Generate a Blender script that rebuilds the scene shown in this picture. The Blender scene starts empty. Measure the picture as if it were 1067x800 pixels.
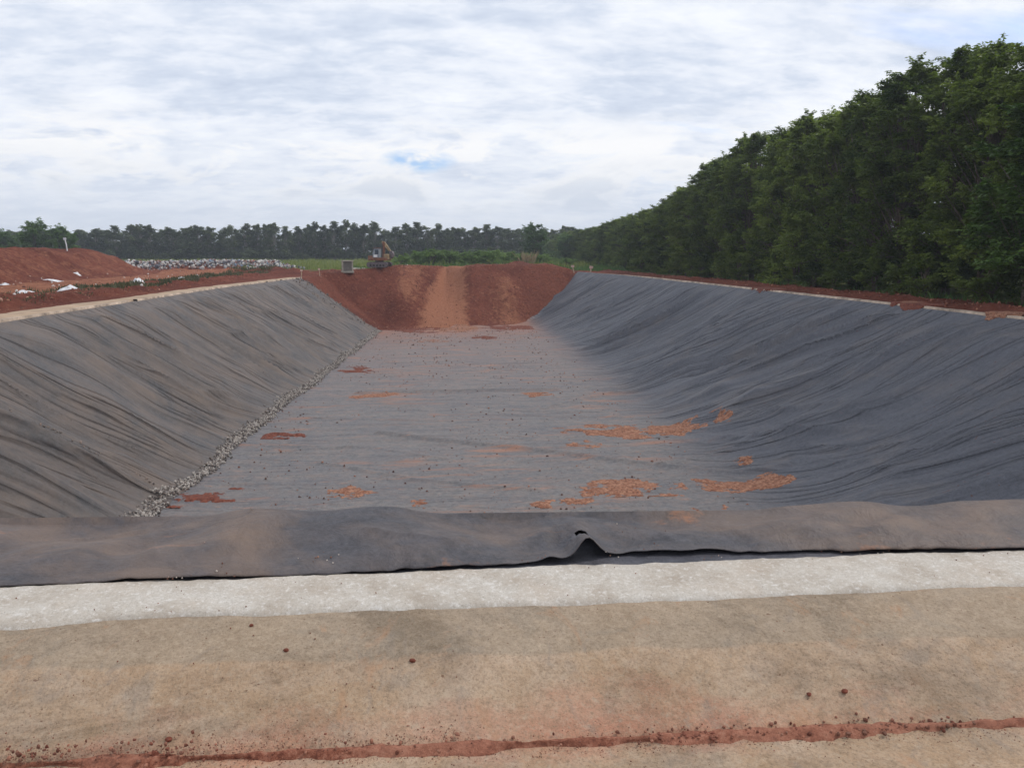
import bpy, math, random
import numpy as np
from mathutils import Vector, Matrix

random.seed(7)
RS = np.random.RandomState(11)
C = bpy.context.scene.collection
PI = math.pi

# ------------------------------------------------------------------ numeric helpers
def hash2(ix, iy, seed):
    h = (ix.astype(np.int64) * 374761393 + iy.astype(np.int64) * 668265263 + seed * 974634777) & 0xFFFFFFFF
    h = ((h ^ (h >> 13)) * 1274126177) & 0xFFFFFFFF
    return ((h ^ (h >> 16)) & 0xFFFFFF) / float(0xFFFFFF)

def vn(x, y, seed=0):
    x = np.asarray(x, float); y = np.asarray(y, float)
    x, y = np.broadcast_arrays(x, y)
    ix = np.floor(x); iy = np.floor(y)
    fx = x - ix; fy = y - iy
    fx = fx * fx * fx * (fx * (fx * 6 - 15) + 10); fy = fy * fy * fy * (fy * (fy * 6 - 15) + 10)
    a = hash2(ix, iy, seed); b = hash2(ix + 1, iy, seed); c = hash2(ix, iy + 1, seed); d = hash2(ix + 1, iy + 1, seed)
    return (a * (1 - fx) + b * fx) * (1 - fy) + (c * (1 - fx) + d * fx) * fy

def fbm(x, y, seed=0, o=4):
    s = 0; a = .5; t = 0
    for k in range(o):
        s = s + a * vn(x * 2.03 ** k + 17.3 * k, y * 2.03 ** k - 9.1 * k, seed + k); t += a; a *= .5
    return s / t

def ss(a, b, x):
    t = np.clip((np.asarray(x, float) - a) / (b - a), 0, 1)
    return t * t * (3 - 2 * t)

def ridge(x, y, seed):
    n = vn(x, y, seed) * 2 - 1
    return (1 - np.abs(n)) ** 3

F_PX = 831.0
CAM_Z = 2.6
PITCH = math.atan(135 / 831.)
YAW = math.atan(78 / 831.)

def unp(px, py, z):            # where the sight line of the survey photo meets height z
    u = (px - 533.5) / F_PX; v = (400 - py) / F_PX
    d = (u, math.cos(PITCH) + v * math.sin(PITCH), -math.sin(PITCH) + v * math.cos(PITCH))
    t = (z - CAM_Z) / d[2]; x, y = d[0] * t, d[1] * t
    return (x * math.cos(YAW) + y * math.sin(YAW), -x * math.sin(YAW) + y * math.cos(YAW))

def seg_dist(x, y, pts):
    best = np.full(np.shape(x), 1e9)
    for (ax, ay), (bx, by) in zip(pts[:-1], pts[1:]):
        L2 = (bx - ax) ** 2 + (by - ay) ** 2
        t = np.clip(((x - ax) * (bx - ax) + (y - ay) * (by - ay)) / L2, 0, 1)
        best = np.minimum(best, np.hypot(x - ax - t * (bx - ax), y - ay - t * (by - ay)))
    return best

# ------------------------------------------------------------------ scene helpers
def mesh_obj(name, verts, faces, mat, parent=None, smooth=True, attrs=None):
    me = bpy.data.meshes.new(name)
    v = np.asarray(verts, dtype=np.float32).reshape(-1, 3)
    if isinstance(faces, np.ndarray) and faces.ndim == 2:
        n, k = faces.shape
        me.vertices.add(len(v)); me.vertices.foreach_set('co', v.ravel())
        me.loops.add(n * k); me.loops.foreach_set('vertex_index', faces.astype(np.int32).ravel())
        me.polygons.add(n)
        me.polygons.foreach_set('loop_start', np.arange(0, n * k, k, dtype=np.int32))
        me.polygons.foreach_set('loop_total', np.full(n, k, dtype=np.int32))
        me.update(calc_edges=True); me.validate()
    else:
        me.from_pydata([tuple(map(float, p)) for p in v], [], [tuple(map(int, f)) for f in faces]); me.update()
    me.polygons.foreach_set('use_smooth', [smooth] * len(me.polygons))
    if attrs:
        for k, a in attrs.items():
            at = me.attributes.new(k, 'FLOAT', 'POINT'); at.data.foreach_set('value', np.asarray(a, np.float32).ravel())
    if mat: me.materials.append(mat)
    o = bpy.data.objects.new(name, me); C.objects.link(o)
    if parent: o.parent = parent
    return o

def grid_faces(nu, nv, keep=None):
    i, j = np.meshgrid(np.arange(nu - 1), np.arange(nv - 1), indexing='ij')
    a = (i * nv + j).ravel()
    f = np.stack([a, a + nv, a + nv + 1, a + 1], 1)
    if keep is not None: f = f[keep.ravel()]
    return f

def tag(o, label=None, cat=None, group=None, kind=None):
    if label: o['label'] = label
    if cat: o['category'] = cat
    if group: o['group'] = group
    if kind: o['kind'] = kind
    return o

def empty(name, loc=(0, 0, 0), rz=0):
    o = bpy.data.objects.new(name, None); C.objects.link(o); o.location = loc; o.rotation_euler = (0, 0, rz)
    o.empty_display_size = .3
    return o

def copy_tree(o, parent=None):
    c = o.copy(); C.objects.link(c)
    if parent: c.parent = parent
    for ch in [k for k in bpy.data.objects if k.parent == o]:
        copy_tree(ch, c)
    return c

class MB:
    def __init__(s): s.v = []; s.f = []
    def box(s, c, d, rot=None, jit=0, taper=1.0):
        n = len(s.v)
        for sx, sy, sz in [(-1,-1,-1),(1,-1,-1),(1,1,-1),(-1,1,-1),(-1,-1,1),(1,-1,1),(1,1,1),(-1,1,1)]:
            k = taper if sz > 0 else 1
            p = Vector((sx * d[0] / 2 * k, sy * d[1] / 2 * k, sz * d[2] / 2))
            if jit: p += Vector([random.uniform(-jit, jit) for _ in range(3)])
            if rot: p = rot @ p
            s.v.append(tuple(p + Vector(c)))
        for q in [(0,3,2,1),(4,5,6,7),(0,1,5,4),(1,2,6,5),(2,3,7,6),(3,0,4,7)]:
            s.f.append(tuple(n + k for k in q))
        return s
    def prism(s, pts, y0, y1):            # side outline in x,z extruded along y
        n = len(s.v); m = len(pts)
        for y in (y0, y1):
            for (x, z) in pts: s.v.append((x, y, z))
        s.f.append(tuple(n + k for k in range(m))); s.f.append(tuple(n + m + k for k in reversed(range(m))))
        for k in range(m):
            s.f.append((n + (k + 1) % m, n + k, n + m + k, n + m + (k + 1) % m))
        return s
    def tube(s, pts, rads, seg=6, caps=True):
        n0 = len(s.v); m = len(pts)
        P = [Vector(p) for p in pts]
        for i, p in enumerate(P):
            d = (P[min(i + 1, m - 1)] - P[max(i - 1, 0)])
            if d.length < 1e-6: d = Vector((0, 0, 1))
            d.normalize()
            a = d.cross(Vector((0, 0, 1)) if abs(d.z) < .9 else Vector((1, 0, 0))).normalized(); b = d.cross(a)
            for k in range(seg):
                t = 2 * PI * k / seg
                s.v.append(tuple(p + (a * math.cos(t) + b * math.sin(t)) * rads[i]))
        for i in range(m - 1):
            for k in range(seg):
                s.f.append((n0 + i * seg + k, n0 + i * seg + (k + 1) % seg, n0 + (i + 1) * seg + (k + 1) % seg, n0 + (i + 1) * seg + k))
        if caps:
            s.f.append(tuple(n0 + k for k in reversed(range(seg)))); s.f.append(tuple(n0 + (m - 1) * seg + k for k in range(seg)))
        return s
    def build(s, name, mat, parent=None, smooth=False, bevel=0):
        o = mesh_obj(name, s.v, s.f, mat, parent, smooth)
        if bevel:
            b = o.modifiers.new('b', 'BEVEL'); b.width = bevel; b.segments = 2; b.limit_method = 'ANGLE'
        return o

# ------------------------------------------------------------------ material helpers
class NT:
    def __init__(s, name):
        s.m = bpy.data.materials.new(name); s.m.use_nodes = True
        s.t = s.m.node_tree; s.t.nodes.clear()
        s.out = s.t.nodes.new('ShaderNodeOutputMaterial')
        s.bsdf = s.t.nodes.new('ShaderNodeBsdfPrincipled')
        s.t.links.new(s.bsdf.outputs[0], s.out.inputs[0])
        s.bsdf.inputs['Specular IOR Level'].default_value = .3
        s.co = s.t.nodes.new('ShaderNodeTexCoord').outputs['Object']
    def n(s, t, **k):
        o = s.t.nodes.new(t)
        for a, b in k.items(): setattr(o, a, b)
        return o
    def l(s, a, b): s.t.links.new(a, b)
    def map(s, scale=(1, 1, 1), rot=(0, 0, 0), src=None):
        m = s.n('ShaderNodeMapping'); m.inputs['Scale'].default_value = scale; m.inputs['Rotation'].default_value = rot
        s.l(src or s.co, m.inputs[0]); return m.outputs[0]
    def noise(s, scale, detail=5, rough=.6, src=None, dist=0):
        m = s.n('ShaderNodeTexNoise'); m.inputs['Scale'].default_value = scale; m.inputs['Detail'].default_value = detail
        m.inputs['Roughness'].default_value = rough; m.inputs['Distortion'].default_value = dist
        s.l(src or s.co, m.inputs['Vector']); return m.outputs['Fac']
    def ramp(s, fac, stops, interp='LINEAR'):
        r = s.n('ShaderNodeValToRGB'); cr = r.color_ramp; cr.interpolation = interp
        while len(cr.elements) < len(stops): cr.elements.new(.5)
        for e, (p, c) in zip(cr.elements, stops):
            e.position = p; e.color = (*c, 1) if isinstance(c, (tuple, list)) else (c, c, c, 1)
        s.l(fac, r.inputs[0]); return r.outputs[0]
    def mix(s, fac, a, b, mode='MIX'):
        m = s.n('ShaderNodeMix', data_type='RGBA', blend_type=mode)
        for i, v in ((0, fac), (6, a), (7, b)):
            if isinstance(v, (int, float)): m.inputs[i].default_value = v
            elif isinstance(v, (tuple, list)): m.inputs[i].default_value = (*v, 1)
            else: s.l(v, m.inputs[i])
        return m.outputs[2]
    def math(s, op, a, b=0.5, clamp=False):
        m = s.n('ShaderNodeMath', operation=op, use_clamp=clamp)
        for i, v in enumerate((a, b)):
            if isinstance(v, (int, float)): m.inputs[i].default_value = v
            else: s.l(v, m.inputs[i])
        return m.outputs[0]
    def attr(s, name): return s.n('ShaderNodeAttribute', attribute_name=name).outputs['Fac']
    def col(s, c):
        if isinstance(c, (tuple, list)): s.bsdf.inputs['Base Color'].default_value = (*c, 1)
        else: s.l(c, s.bsdf.inputs['Base Color'])
    def rough(s, v): s.bsdf.inputs['Roughness'].default_value = v
    def bump(s, *hs):
        prev = None
        for h, st, di in hs:
            b = s.n('ShaderNodeBump'); b.inputs['Strength'].default_value = st; b.inputs['Distance'].default_value = di
            s.l(h, b.inputs['Height'])
            if prev: s.l(prev, b.inputs['Normal'])
            prev = b.outputs[0]
        s.l(prev, s.bsdf.inputs['Normal'])

def simple(name, c, rough=.6, var=.15, scale=8, metal=0):
    t = NT(name); n = t.noise(scale, 6, .65)
    lo = tuple(x * (1 - var * 1.6) for x in c); hi = tuple(min(1, x * (1 + var)) for x in c)
    t.col(t.ramp(n, [(.3, lo), (.7, hi)])); t.rough(rough); t.bsdf.inputs['Metallic'].default_value = metal
    t.bump((t.noise(scale * 5, 4), .25, .01))
    return t.m

RED = (.215, .066, .042); RED_D = (.125, .037, .027); ORANGE = (.42, .17, .085); ORANGE_L = (.52, .25, .14)

def m_soil(name='red_soil'):
    t = NT(name)
    n1 = t.noise(.25, 6, .6); n2 = t.noise(1.6, 6, .7); n3 = t.noise(9, 5, .7)
    c = t.ramp(n1, [(.3, RED_D), (.5, RED), (.72, (.27, .09, .055))])
    c = t.mix(t.ramp(n2, [(.45, 0.), (.7, .6)]), c, RED_D)
    c = t.mix(t.ramp(n3, [(.5, 0.), (.75, .5)]), c, (.25, .10, .065)); n35 = t.noise(3.2, 5, .75); c = t.mix(t.ramp(n35, [(.34, .75), (.48, 0.)]), c, (.095, .029, .02)); c = t.mix(t.ramp(n35, [(.56, 0.), (.66, .65)]), c, (.36, .145, .088))
    lt = t.attr('pale')                                             # dry compacted earth
    edge = t.math('ADD', lt, t.math('MULTIPLY', t.math('SUBTRACT', t.math('ADD', t.math('MULTIPLY', n2, .6), t.math('MULTIPLY', t.noise(.7, 5, .65), .4)), .5), 2.4))
    c = t.mix(t.ramp(edge, [(.32, 0.), (.8, .9)]), c, t.ramp(n3, [(.3, (.34, .13, .072)), (.7, (.52, .24, .14))]))
    g = t.attr('grass')
    ge = t.math('ADD', g, t.math('MULTIPLY', t.math('SUBTRACT', n2, .5), 1.0))
    c = t.mix(t.ramp(ge, [(.42, 0.), (.6, 1.)]), c, t.ramp(t.noise(.12, 5), [(.35, (.08, .11, .03)), (.65, (.17, .18, .06))]))
    t.col(c); t.rough(.95); t.bsdf.inputs['Specular IOR Level'].default_value = .1
    t.bump((t.noise(1.3, 8, .75), 1.0, .6), (n35, .8, .25), (t.noise(12, 6, .7), .6, .06))
    return t.m

def m_liner(name, base, dust, dlo, dhi, floor=False, folds=True, blot=.66):
    t = NT(name)
    n1 = t.noise(.5, 7, .66, dist=.6); n2 = t.noise(2.2, 6, .72); n3 = t.noise(7, 6, .78); n4 = t.noise(26, 5, .75)
    if folds:                                                   # coordinates that run across and along the pleats
        cb = t.n('ShaderNodeCombineXYZ'); t.l(t.attr('fw'), cb.inputs[0]); t.l(t.attr('fx'), cb.inputs[1]); W = cb.outputs[0]
        sA = t.noise(1.0, 3, .5, src=t.map((.95, .11, 1), src=W), dist=.25)
        sB = t.noise(1.0, 3, .5, src=t.map((2.6, .20, 1), (0, 0, .06), src=W), dist=.2)
        sC = t.noise(1.0, 4, .6, src=t.map((6.5, .5, 1), (0, 0, -.05), src=W), dist=.2)
        def rd(n, w_): return t.ramp(t.math('ABSOLUTE', t.math('SUBTRACT', n, .5)), [(0, 1.), (w_, .35), (w_ * 2.6, 0.)])
        rA, rB, rC = rd(sA, .03), rd(sB, .035), rd(sC, .05)
        st = t.math('ADD', t.math('MULTIPLY', sB, .6), t.math('MULTIPLY', sC, .4))
    else:
        st = t.noise(1.6, 6, .65, src=t.map((.35, 1.3, .6)), dist=.6)
    c = t.ramp(n3, [(.28, tuple(x * .62 for x in base)), (.5, base), (.72, tuple(x * 1.45 for x in base))])
    c = t.mix(t.ramp(n4, [(.35, .55), (.55, 0.)]), c, tuple(x * .55 for x in base))
    c = t.mix(t.ramp(st, [(.45, 0.), (.70, .25 if floor else .18)]), c, tuple(x * 1.6 for x in base))
    c = t.mix(t.ramp(n1, [(dlo, 0.), (dhi, .65)]), c, dust)
    c = t.mix(t.math('MULTIPLY', t.ramp(st, [(.47, 0.), (.6, 1.)]), t.ramp(n1, [(dlo - .12, 0.), (dhi - .1, .45)])), c, dust)
    ob = t.noise(.55, 7, .72, src=t.map((.33, 1.5, 1)), dist=.4) if floor or folds else t.noise(1.3, 6, .7, src=t.map((.6, 1.1, 1)), dist=.8)
    c = t.mix(t.ramp(ob, [(blot, 0.), (blot + .09, .7)]), c, (.33, .155, .085))
    if floor:
        ft = t.attr('flat'); fc = t.ramp(n3, [(.3, (.095, .088, .086)), (.5, (.165, .153, .147)), (.7, (.275, .25, .232))])
        fc = t.mix(t.ramp(n4, [(.36, .6), (.52, 0.)]), fc, (.075, .068, .066)); fc = t.mix(t.ramp(n2, [(.45, 0.), (.66, .7)]), fc, (.245, .185, .155))
        c = t.mix(t.math('MULTIPLY', ft, t.ramp(t.noise(1.1, 7, .7, src=t.map((.4, 1.2, 1))), [(.3, .35), (.65, .95)])), c, fc)
        c = t.mix(t.math('MULTIPLY', ft, t.ramp(ob, [(.55, 0.), (.66, .8)])), c, (.30, .145, .09))
        c = t.mix(t.math('MULTIPLY', ft, t.ramp(t.noise(2.2, 6, .75, src=t.map((.5, 1.6, 1))), [(.62, 0.), (.68, .7)])), c, (.36, .18, .115))
        dr = t.attr('dirty')
        c = t.mix(t.math('MULTIPLY', dr, t.ramp(n2, [(.3, .15), (.6, .9)]), True), c, (.27, .13, .088))
        sp = t.noise(7, 3, .5); c = t.mix(t.ramp(sp, [(.68, 0.), (.71, .7)]), c, (.09, .04, .03))
    t.col(c); t.rough(.6); t.bsdf.inputs['Specular IOR Level'].default_value = .3
    if folds:
        fl_ = t.attr('flat'); sf = t.math('SUBTRACT', 1.0, t.math('MULTIPLY', fl_, .72)); pt = t.ramp(t.noise(.45, 3, .5), [(.35, .15), (.62, 1.)]); pt2 = t.ramp(t.noise(.8, 3, .5), [(.42, .0), (.62, 1.)])
        rA = t.math('MULTIPLY', rA, sf); rB = t.math('MULTIPLY', t.math('MULTIPLY', rB, sf), pt); rC = t.math('MULTIPLY', t.math('MULTIPLY', rC, sf), pt2)
    if folds: t.bump((rA, .85, .14), (rB, .42 if floor else .20, .055), (rC, .2 if floor else .05, .014), (n2, .45, .05), (n3, .55, .03), (t.noise(90, 3, .7), .5, .008))
    else: t.bump((t.noise(3.2, 5, .6, dist=.6), .6, .07), (n2, .5, .04), (n3, .5, .015), (t.noise(60, 4, .75), .6, .006))
    return t.m

def m_concrete():
    t = NT('ditch_concrete')
    n1 = t.noise(1.1, 8, .72, dist=.7); n2 = t.noise(4.5, 7, .7); n3 = t.noise(60, 6, .75); n4 = t.noise(220, 3, .7)
    c = t.ramp(n1, [(.3, (.27, .175, .11)), (.43, (.39, .265, .17)), (.54, (.45, .33, .235)), (.66, (.33, .245, .18))])
    c = t.mix(t.ramp(n2, [(.42, 0.), (.7, .55)]), c, (.43, .29, .175))
    c = t.mix(t.ramp(t.noise(2.2, 5, .6, dist=1), [(.55, 0.), (.64, .45)]), c, (.25, .215, .18))
    lg = t.attr('ledge'); 
    le = t.math('ADD', lg, t.math('MULTIPLY', t.math('SUBTRACT', t.noise(1.6, 6, .6), .5), 1.3))
    c = t.mix(t.ramp(le, [(.38, 0.), (.62, .6)]), c, (.285, .235, .175))
    pk = t.attr('pink')
    pe = t.math('ADD', pk, t.math('MULTIPLY', t.math('SUBTRACT', t.noise(2.6, 6, .65, src=t.map((.6, 1, 1))), .5), 1.6))
    c = t.mix(t.ramp(pe, [(.35, 0.), (.85, .85)]), c, (.44, .205, .13))
    c = t.mix(t.ramp(n3, [(.34, .75), (.52, 0.)]), c, (.19, .135, .085)); c = t.mix(t.ramp(t.noise(22, 7, .8), [(.50, 0.), (.68, .65)]), c, (.47, .37, .27)); c = t.mix(t.ramp(t.noise(11, 6, .75), [(.34, .5), (.47, 0.)]), c, (.23, .165, .11))
    c = t.mix(t.ramp(n4, [(.58, 0.), (.72, .5)]), c, (.52, .45, .36))
    sp = t.noise(34, 3, .5); c = t.mix(t.ramp(sp, [(.70, 0.), (.73, .8)]), c, (.15, .075, .045))
    sp = t.noise(15, 4, .6); c = t.mix(t.ramp(sp, [(.72, 0.), (.76, .5)]), c, (.24, .085, .05))
    c = t.mix(1, c, t.ramp(t.noise(.7, 7, .75, dist=.8, src=t.map((.7, 1.6, 1))), [(.38, .68), (.5, .95), (.62, 1.06)]), 'MULTIPLY')
    c = t.mix(t.ramp(t.noise(3.2, 6, .7, src=t.map((1, .45, 1)), dist=1.2), [(.58, 0.), (.66, .4)]), c, (.24, .20, .165))
    c = t.mix(t.ramp(t.noise(2.4, 5, .7, src=t.map((1, .6, 1)), dist=.7), [(.6, 0.), (.7, .5)]), c, (.40, .22, .12))
    t.col(c); t.rough(.9); t.bsdf.inputs['Specular IOR Level'].default_value = .2
    t.bump((n2, .6, .04), (t.noise(16, 6, .75), .6, .015), (n3, .7, .006), (n4, .5, .002))
    return t.m

def m_cap():
    t = NT('cement_cap')
    n2 = t.noise(3.2, 7, .7); n3 = t.noise(70, 6, .75)
    c = t.ramp(n2, [(.3, (.37, .31, .25)), (.5, (.47, .42, .36)), (.7, (.55, .51, .455))])
    c = t.mix(t.ramp(n3, [(.36, .7), (.5, 0.)]), c, (.30, .26, .215)); c = t.mix(t.ramp(t.noise(24, 6, .8), [(.52, 0.), (.66, .8)]), c, (.70, .67, .63))
    c = t.mix(t.ramp(t.noise(1.1, 6, .7), [(.52, 0.), (.75, .35)]), c, (.52, .40, .30))
    c = t.mix(t.ramp(t.noise(28, 3), [(.74, 0.), (.77, .7)]), c, (.2, .12, .09))
    t.col(c); t.rough(.92)
    t.bump((t.noise(9, 7, .7), .7, .02), (n3, .6, .006), (t.noise(240, 2), .3, .002))
    return t.m

def m_leaf(name, dark, light, trans=.3, var=.5):
    t = NT(name)
    oi = t.n('ShaderNodeObjectInfo').outputs['Random']
    geo = t.n('ShaderNodeNewGeometry').outputs['Position']
    n = t.noise(.45, 3, .6, src=geo); n2 = t.noise(6, 2, .6, src=geo)
    f = t.math('ADD', t.math('MULTIPLY', n, .75), t.math('MULTIPLY', n2, .3))
    f = t.math('ADD', f, t.math('MULTIPLY', t.math('SUBTRACT', oi, .5), var * .4))
    c = t.ramp(f, [(.36, dark), (.72, light)])
    t.col(c); t.rough(.55); t.bsdf.inputs['Specular IOR Level'].default_value = .3
    tr = t.n('ShaderNodeBsdfTranslucent'); t.l(t.mix(1, c, (1.0, 1.1, .6), 'MULTIPLY'), tr.inputs[0])
    mx = t.n('ShaderNodeMixShader'); mx.inputs[0].default_value = trans
    t.l(t.bsdf.outputs[0], mx.inputs[1]); t.l(tr.outputs[0], mx.inputs[2]); t.l(mx.outputs[0], t.out.inputs[0])
    return t.m

SOIL = m_soil()
LINER_R = m_liner('grey_geotextile', (.088, .091, .108), (.150, .132, .126), .50, .80, floor=True, blot=.72)
LINER_L = m_liner('dusty_geotextile', (.082, .078, .080), (.175, .130, .103), .36, .68, blot=.70)
LINER_F = m_liner('flap_geotextile', (.072, .069, .077), (.195, .135, .10), .46, .70, folds=False, blot=.60)
CONC = m_concrete(); CAP = m_cap()
BARK = simple('bark', (.14, .11, .085), .9, .3, 6)
PALE_BARK = simple('pale_bark', (.30, .27, .23), .9, .3, 3)
LEAF_N = m_leaf('leaf_near', (.036, .066, .015), (.27, .33, .08), .5, .4)
LEAF_B = m_leaf('leaf_bright', (.04, .085, .015), (.13, .21, .035))
LEAF_F = m_leaf('leaf_far', (.06, .08, .045), (.15, .175, .09), .4)
LEAF_G = m_leaf('leaf_green', (.05, .10, .03), (.14, .22, .065), .4)
LEAF_T = m_leaf('leaf_thicket', (.10, .17, .05), (.24, .33, .11), .45, .3)
GRASSM = m_leaf('grass_blades', (.13, .17, .045), (.27, .28, .09), .4, .2)
GRASSG = m_leaf('grass_green', (.05, .11, .03), (.12, .20, .06), .35, .2)
STONE = simple('grey_stone', (.30, .28, .27), .85, .55, 5)
CURB = simple('pale_curb', (.38, .27, .18), .9, .25, 1.2)
CURBW = simple('white_curb', (.44, .34, .26), .9, .45, 1.6)
CLOD = simple('clod_soil', (.17, .05, .03), .95, .35, 12)
ORG = simple('dry_soil', (.40, .165, .085), .95, .3, 3)
PATCH = None

def m_patch(name, a, b):
    t = NT(name); n = t.noise(4, 7, .75)
    c = t.ramp(n, [(.35, a), (.62, b)]); c = t.mix(t.ramp(t.noise(11, 5, .7), [(.47, 0.), (.58, .85)]), c, tuple(x * .6 for x in a)); t.col(c); t.rough(.95); t.bump((t.noise(14, 6, .75), .3, .02))
    return t.m
PATCH_O = m_patch('orange_patch', (.19, .068, .038), (.38, .20, .125))
PATCH_R = m_patch('red_patch', (.12, .034, .022), (.22, .07, .042))

# ------------------------------------------------------------------ terrain
def rimL(y): return np.interp(y, [6, 55, 78, 95], [-14.4, -14.4, -12.8, -12.2])
def rimR(y): return np.interp(y, [6, 75, 84, 100], [20.3, 20.4, 19.8, 17.2])
def toeL(y): return np.interp(y, [15, 23.5, 31, 41, 53, 82, 100], [-8.9, -8.7, -8.4, -8.1, -7.35, -5.9, -5.3])
def toeR(y): return np.interp(y, [15, 30, 47, 67, 92, 100], [10.4, 10.8, 11.0, 11.3, 10.7, 10.5])
def ycr(x): return np.interp(x, [-13, -5.6, -2, 1, 4, 8, 17, 20], [87, 93, 95, 101, 96, 97.5, 100, 100.5])
def yto(x): return np.interp(x, [-12, -5.6, -2, 1.4, 4.5, 10.3, 17], [83.5, 85.2, 85.5, 84.3, 87, 91, 93.5])
def y_near(x): return 6.42 - .06 * np.clip(x, -8, 8)

def tside(x, y):
    tl = (x - rimL(y)) / (toeL(y) - rimL(y)); tr = (rimR(y) - x) / (rimR(y) - toeR(y))
    return tl, tr

def G(x, y):
    x = np.asarray(x, float); y = np.asarray(y, float)
    tl, tr = tside(x, y)
    tn = (y - y_near(x)) / 9.2; tf = (ycr(x) - y) / (ycr(x) - yto(x))
    ex = 1.28
    def prof(t, a): t = np.clip(t, 0, 1); return 1 - (1 - t) ** a
    pl = prof(tl * .97, 1.28); pr = prof(tr * .96, 1.42); pn = prof(tn, 1.3); pf = prof(tf, 1.15)
    p = np.minimum(np.minimum(pl, pr), np.minimum(pn, pf))
    bx = np.interp(x, [-16, -12, -9, -5, 4, 8, 14, 17.5, 22], [0, .12, .3, .72, .68, .78, .80, .12, 0])
    berm = bx * ss(74, 86, y) * (1 - ss(100, 109, y))
    rim = .35 + berm + .07 * (1 - ss(7, 9, y)) * ss(5.9, 6.3, y)
    z = rim - (rim + 5.1) * p
    # the tracked ramp and the two tipped cones at the end of the pit
    gx = x - (1.3 + (y - 92) * .10)
    face = (pf < .995) * ss(80, 86, y) * ss(0, .12, np.minimum(pl, pr)) * (1 - ss(100, 106, y))
    cone = 1.2 * np.exp(-((x + 3.6) / 2.4) ** 2) + 1.0 * np.exp(-((x - 6.4 - .35 * (98 - y)) / 1.8) ** 2) + .35 * np.exp(-((x - 11.5) / 2.2) ** 2) - .5 * np.exp(-(gx / 1.5) ** 2)
    z = z + face * cone * np.sin(PI * np.clip(pf, 0.02, 1)) * .9
    rut = np.exp(-((gx - .9) / .3) ** 2) + np.exp(-((gx + .9) / .3) ** 2)
    z = z - face * .12 * rut
    return z

WR = [([unp(395, 453, -5.1), unp(560, 470, -5.1), unp(700, 488, -5.1), unp(820, 499, -5.1)], .16, .13),
      ([unp(372, 411, -5.1), unp(470, 408, -5.1), unp(580, 407, -5.1)], .2, .14),
      ([unp(330, 483, -5.1), unp(430, 500, -5.1), unp(560, 512, -5.1)], .12, .07),
      ([unp(560, 428, -5.1), unp(640, 410, -5.1), unp(700, 412, -5.1)], .14, .07),
      ([unp(300, 470, -5.1), unp(380, 466, -5.1), unp(470, 480, -5.1)], .1, .05),
      ([unp(400, 378, -5.1), unp(480, 380, -5.1), unp(570, 379, -5.1)], .2, .05),
      ([unp(620, 498, -5.1), unp(740, 478, -5.1), unp(800, 476, -5.1)], .12, .07)]

def FOLD(x, y):
    tl, tr = tside(x, y)
    left = tl < tr
    t = np.where(left, tl, tr * .94)
    tc = np.clip(t, 0, 1.15)
    w = y - 6.2 * (1 - (1 - np.clip(t, 0, 1.05) * .93) ** 1.25) + 2.2 * (vn(x / 7, y / 9, 3) - .5) + .9 * (vn(x / 2.5, y / 3, 4) - .5)
    sl = 1 - ss(.70, 1.25, t)
    top = ss(0, .12, t)
    s = np.where(left, 1.0, 40.0); lk = np.where(left, 1.35, 1.0)
    cr = .16 * ridge((w + 1.1 * np.abs(x - 3)) / 1.7, (x - w) / 6, 27) * ss(.45, .8, vn(x / 3.5, y / 4, 28))
    big = cr + .42 * ridge(w / 3.1, x / 14 + s, 21) + .34 * ridge(w / 1.45, x / 9 + s, 22) * ss(.2, .75, vn(x / 5, w / 6, 8))
    med = .19 * ridge(w / .72, x / 7 + s, 23) * ss(.15, .65, vn(x / 4, w / 4, 9))
    sm = .03 * ridge(w / .33, x / 4.5, 24) * vn(x / 2, w / 2, 10)
    fl = .06 * ridge(y / 1.1 + x * .12, x / 6, 31) * ss(.4, .8, vn(x / 5, y / 5, 12)) + .05 * ridge(y / .55, x / 3.5, 32) * vn(x / 3, y / 3, 13) + .04 * fbm(x / 2, y / 2, 33)
    mid = .5 + .5 * np.sin(PI * np.clip(tc, 0, 1))
    z = top * sl * mid * (big * (.6 + .4 * lk) + (med + sm) * lk) + (1 - sl) * fl
    for pts, wd, am in WR:
        d = seg_dist(x, y, pts); z = z + am * np.exp(-(d / wd) ** 2)
    return z * ss(0.0, .03, t)

def FW(x, y):
    tl, tr = tside(x, y); left = tl < tr
    t = np.where(left, tl, tr * .94)
    return y - 6.2 * (1 - (1 - np.clip(t, 0, 1.05) * .93) ** 1.25) + 2.2 * (vn(x / 7, y / 9, 3) - .5) + .9 * (vn(x / 2.5, y / 3, 4) - .5)

def in_liner(x, y):
    tl, tr = tside(x, y)
    return (tl > 0) & (tr > 0) & (y > y_near(x)) & (y < end_y(x))

def end_y(x):
    return np.interp(x, [-13, -9, -5.9, 1, 8, 10.4, 14, 17.5], [77.8, 79.6, 81.5, 84.2, 88, 91.2, 95, 98.6]) + (.5 + 1.7 * ss(-6.5, -4.5, x) * (1 - ss(8, 10, x))) * (fbm(x / 1.5, x * 0, 5, 3) - .5)

def LS(x, y): return G(x, y) + FOLD(x, y)

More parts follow.
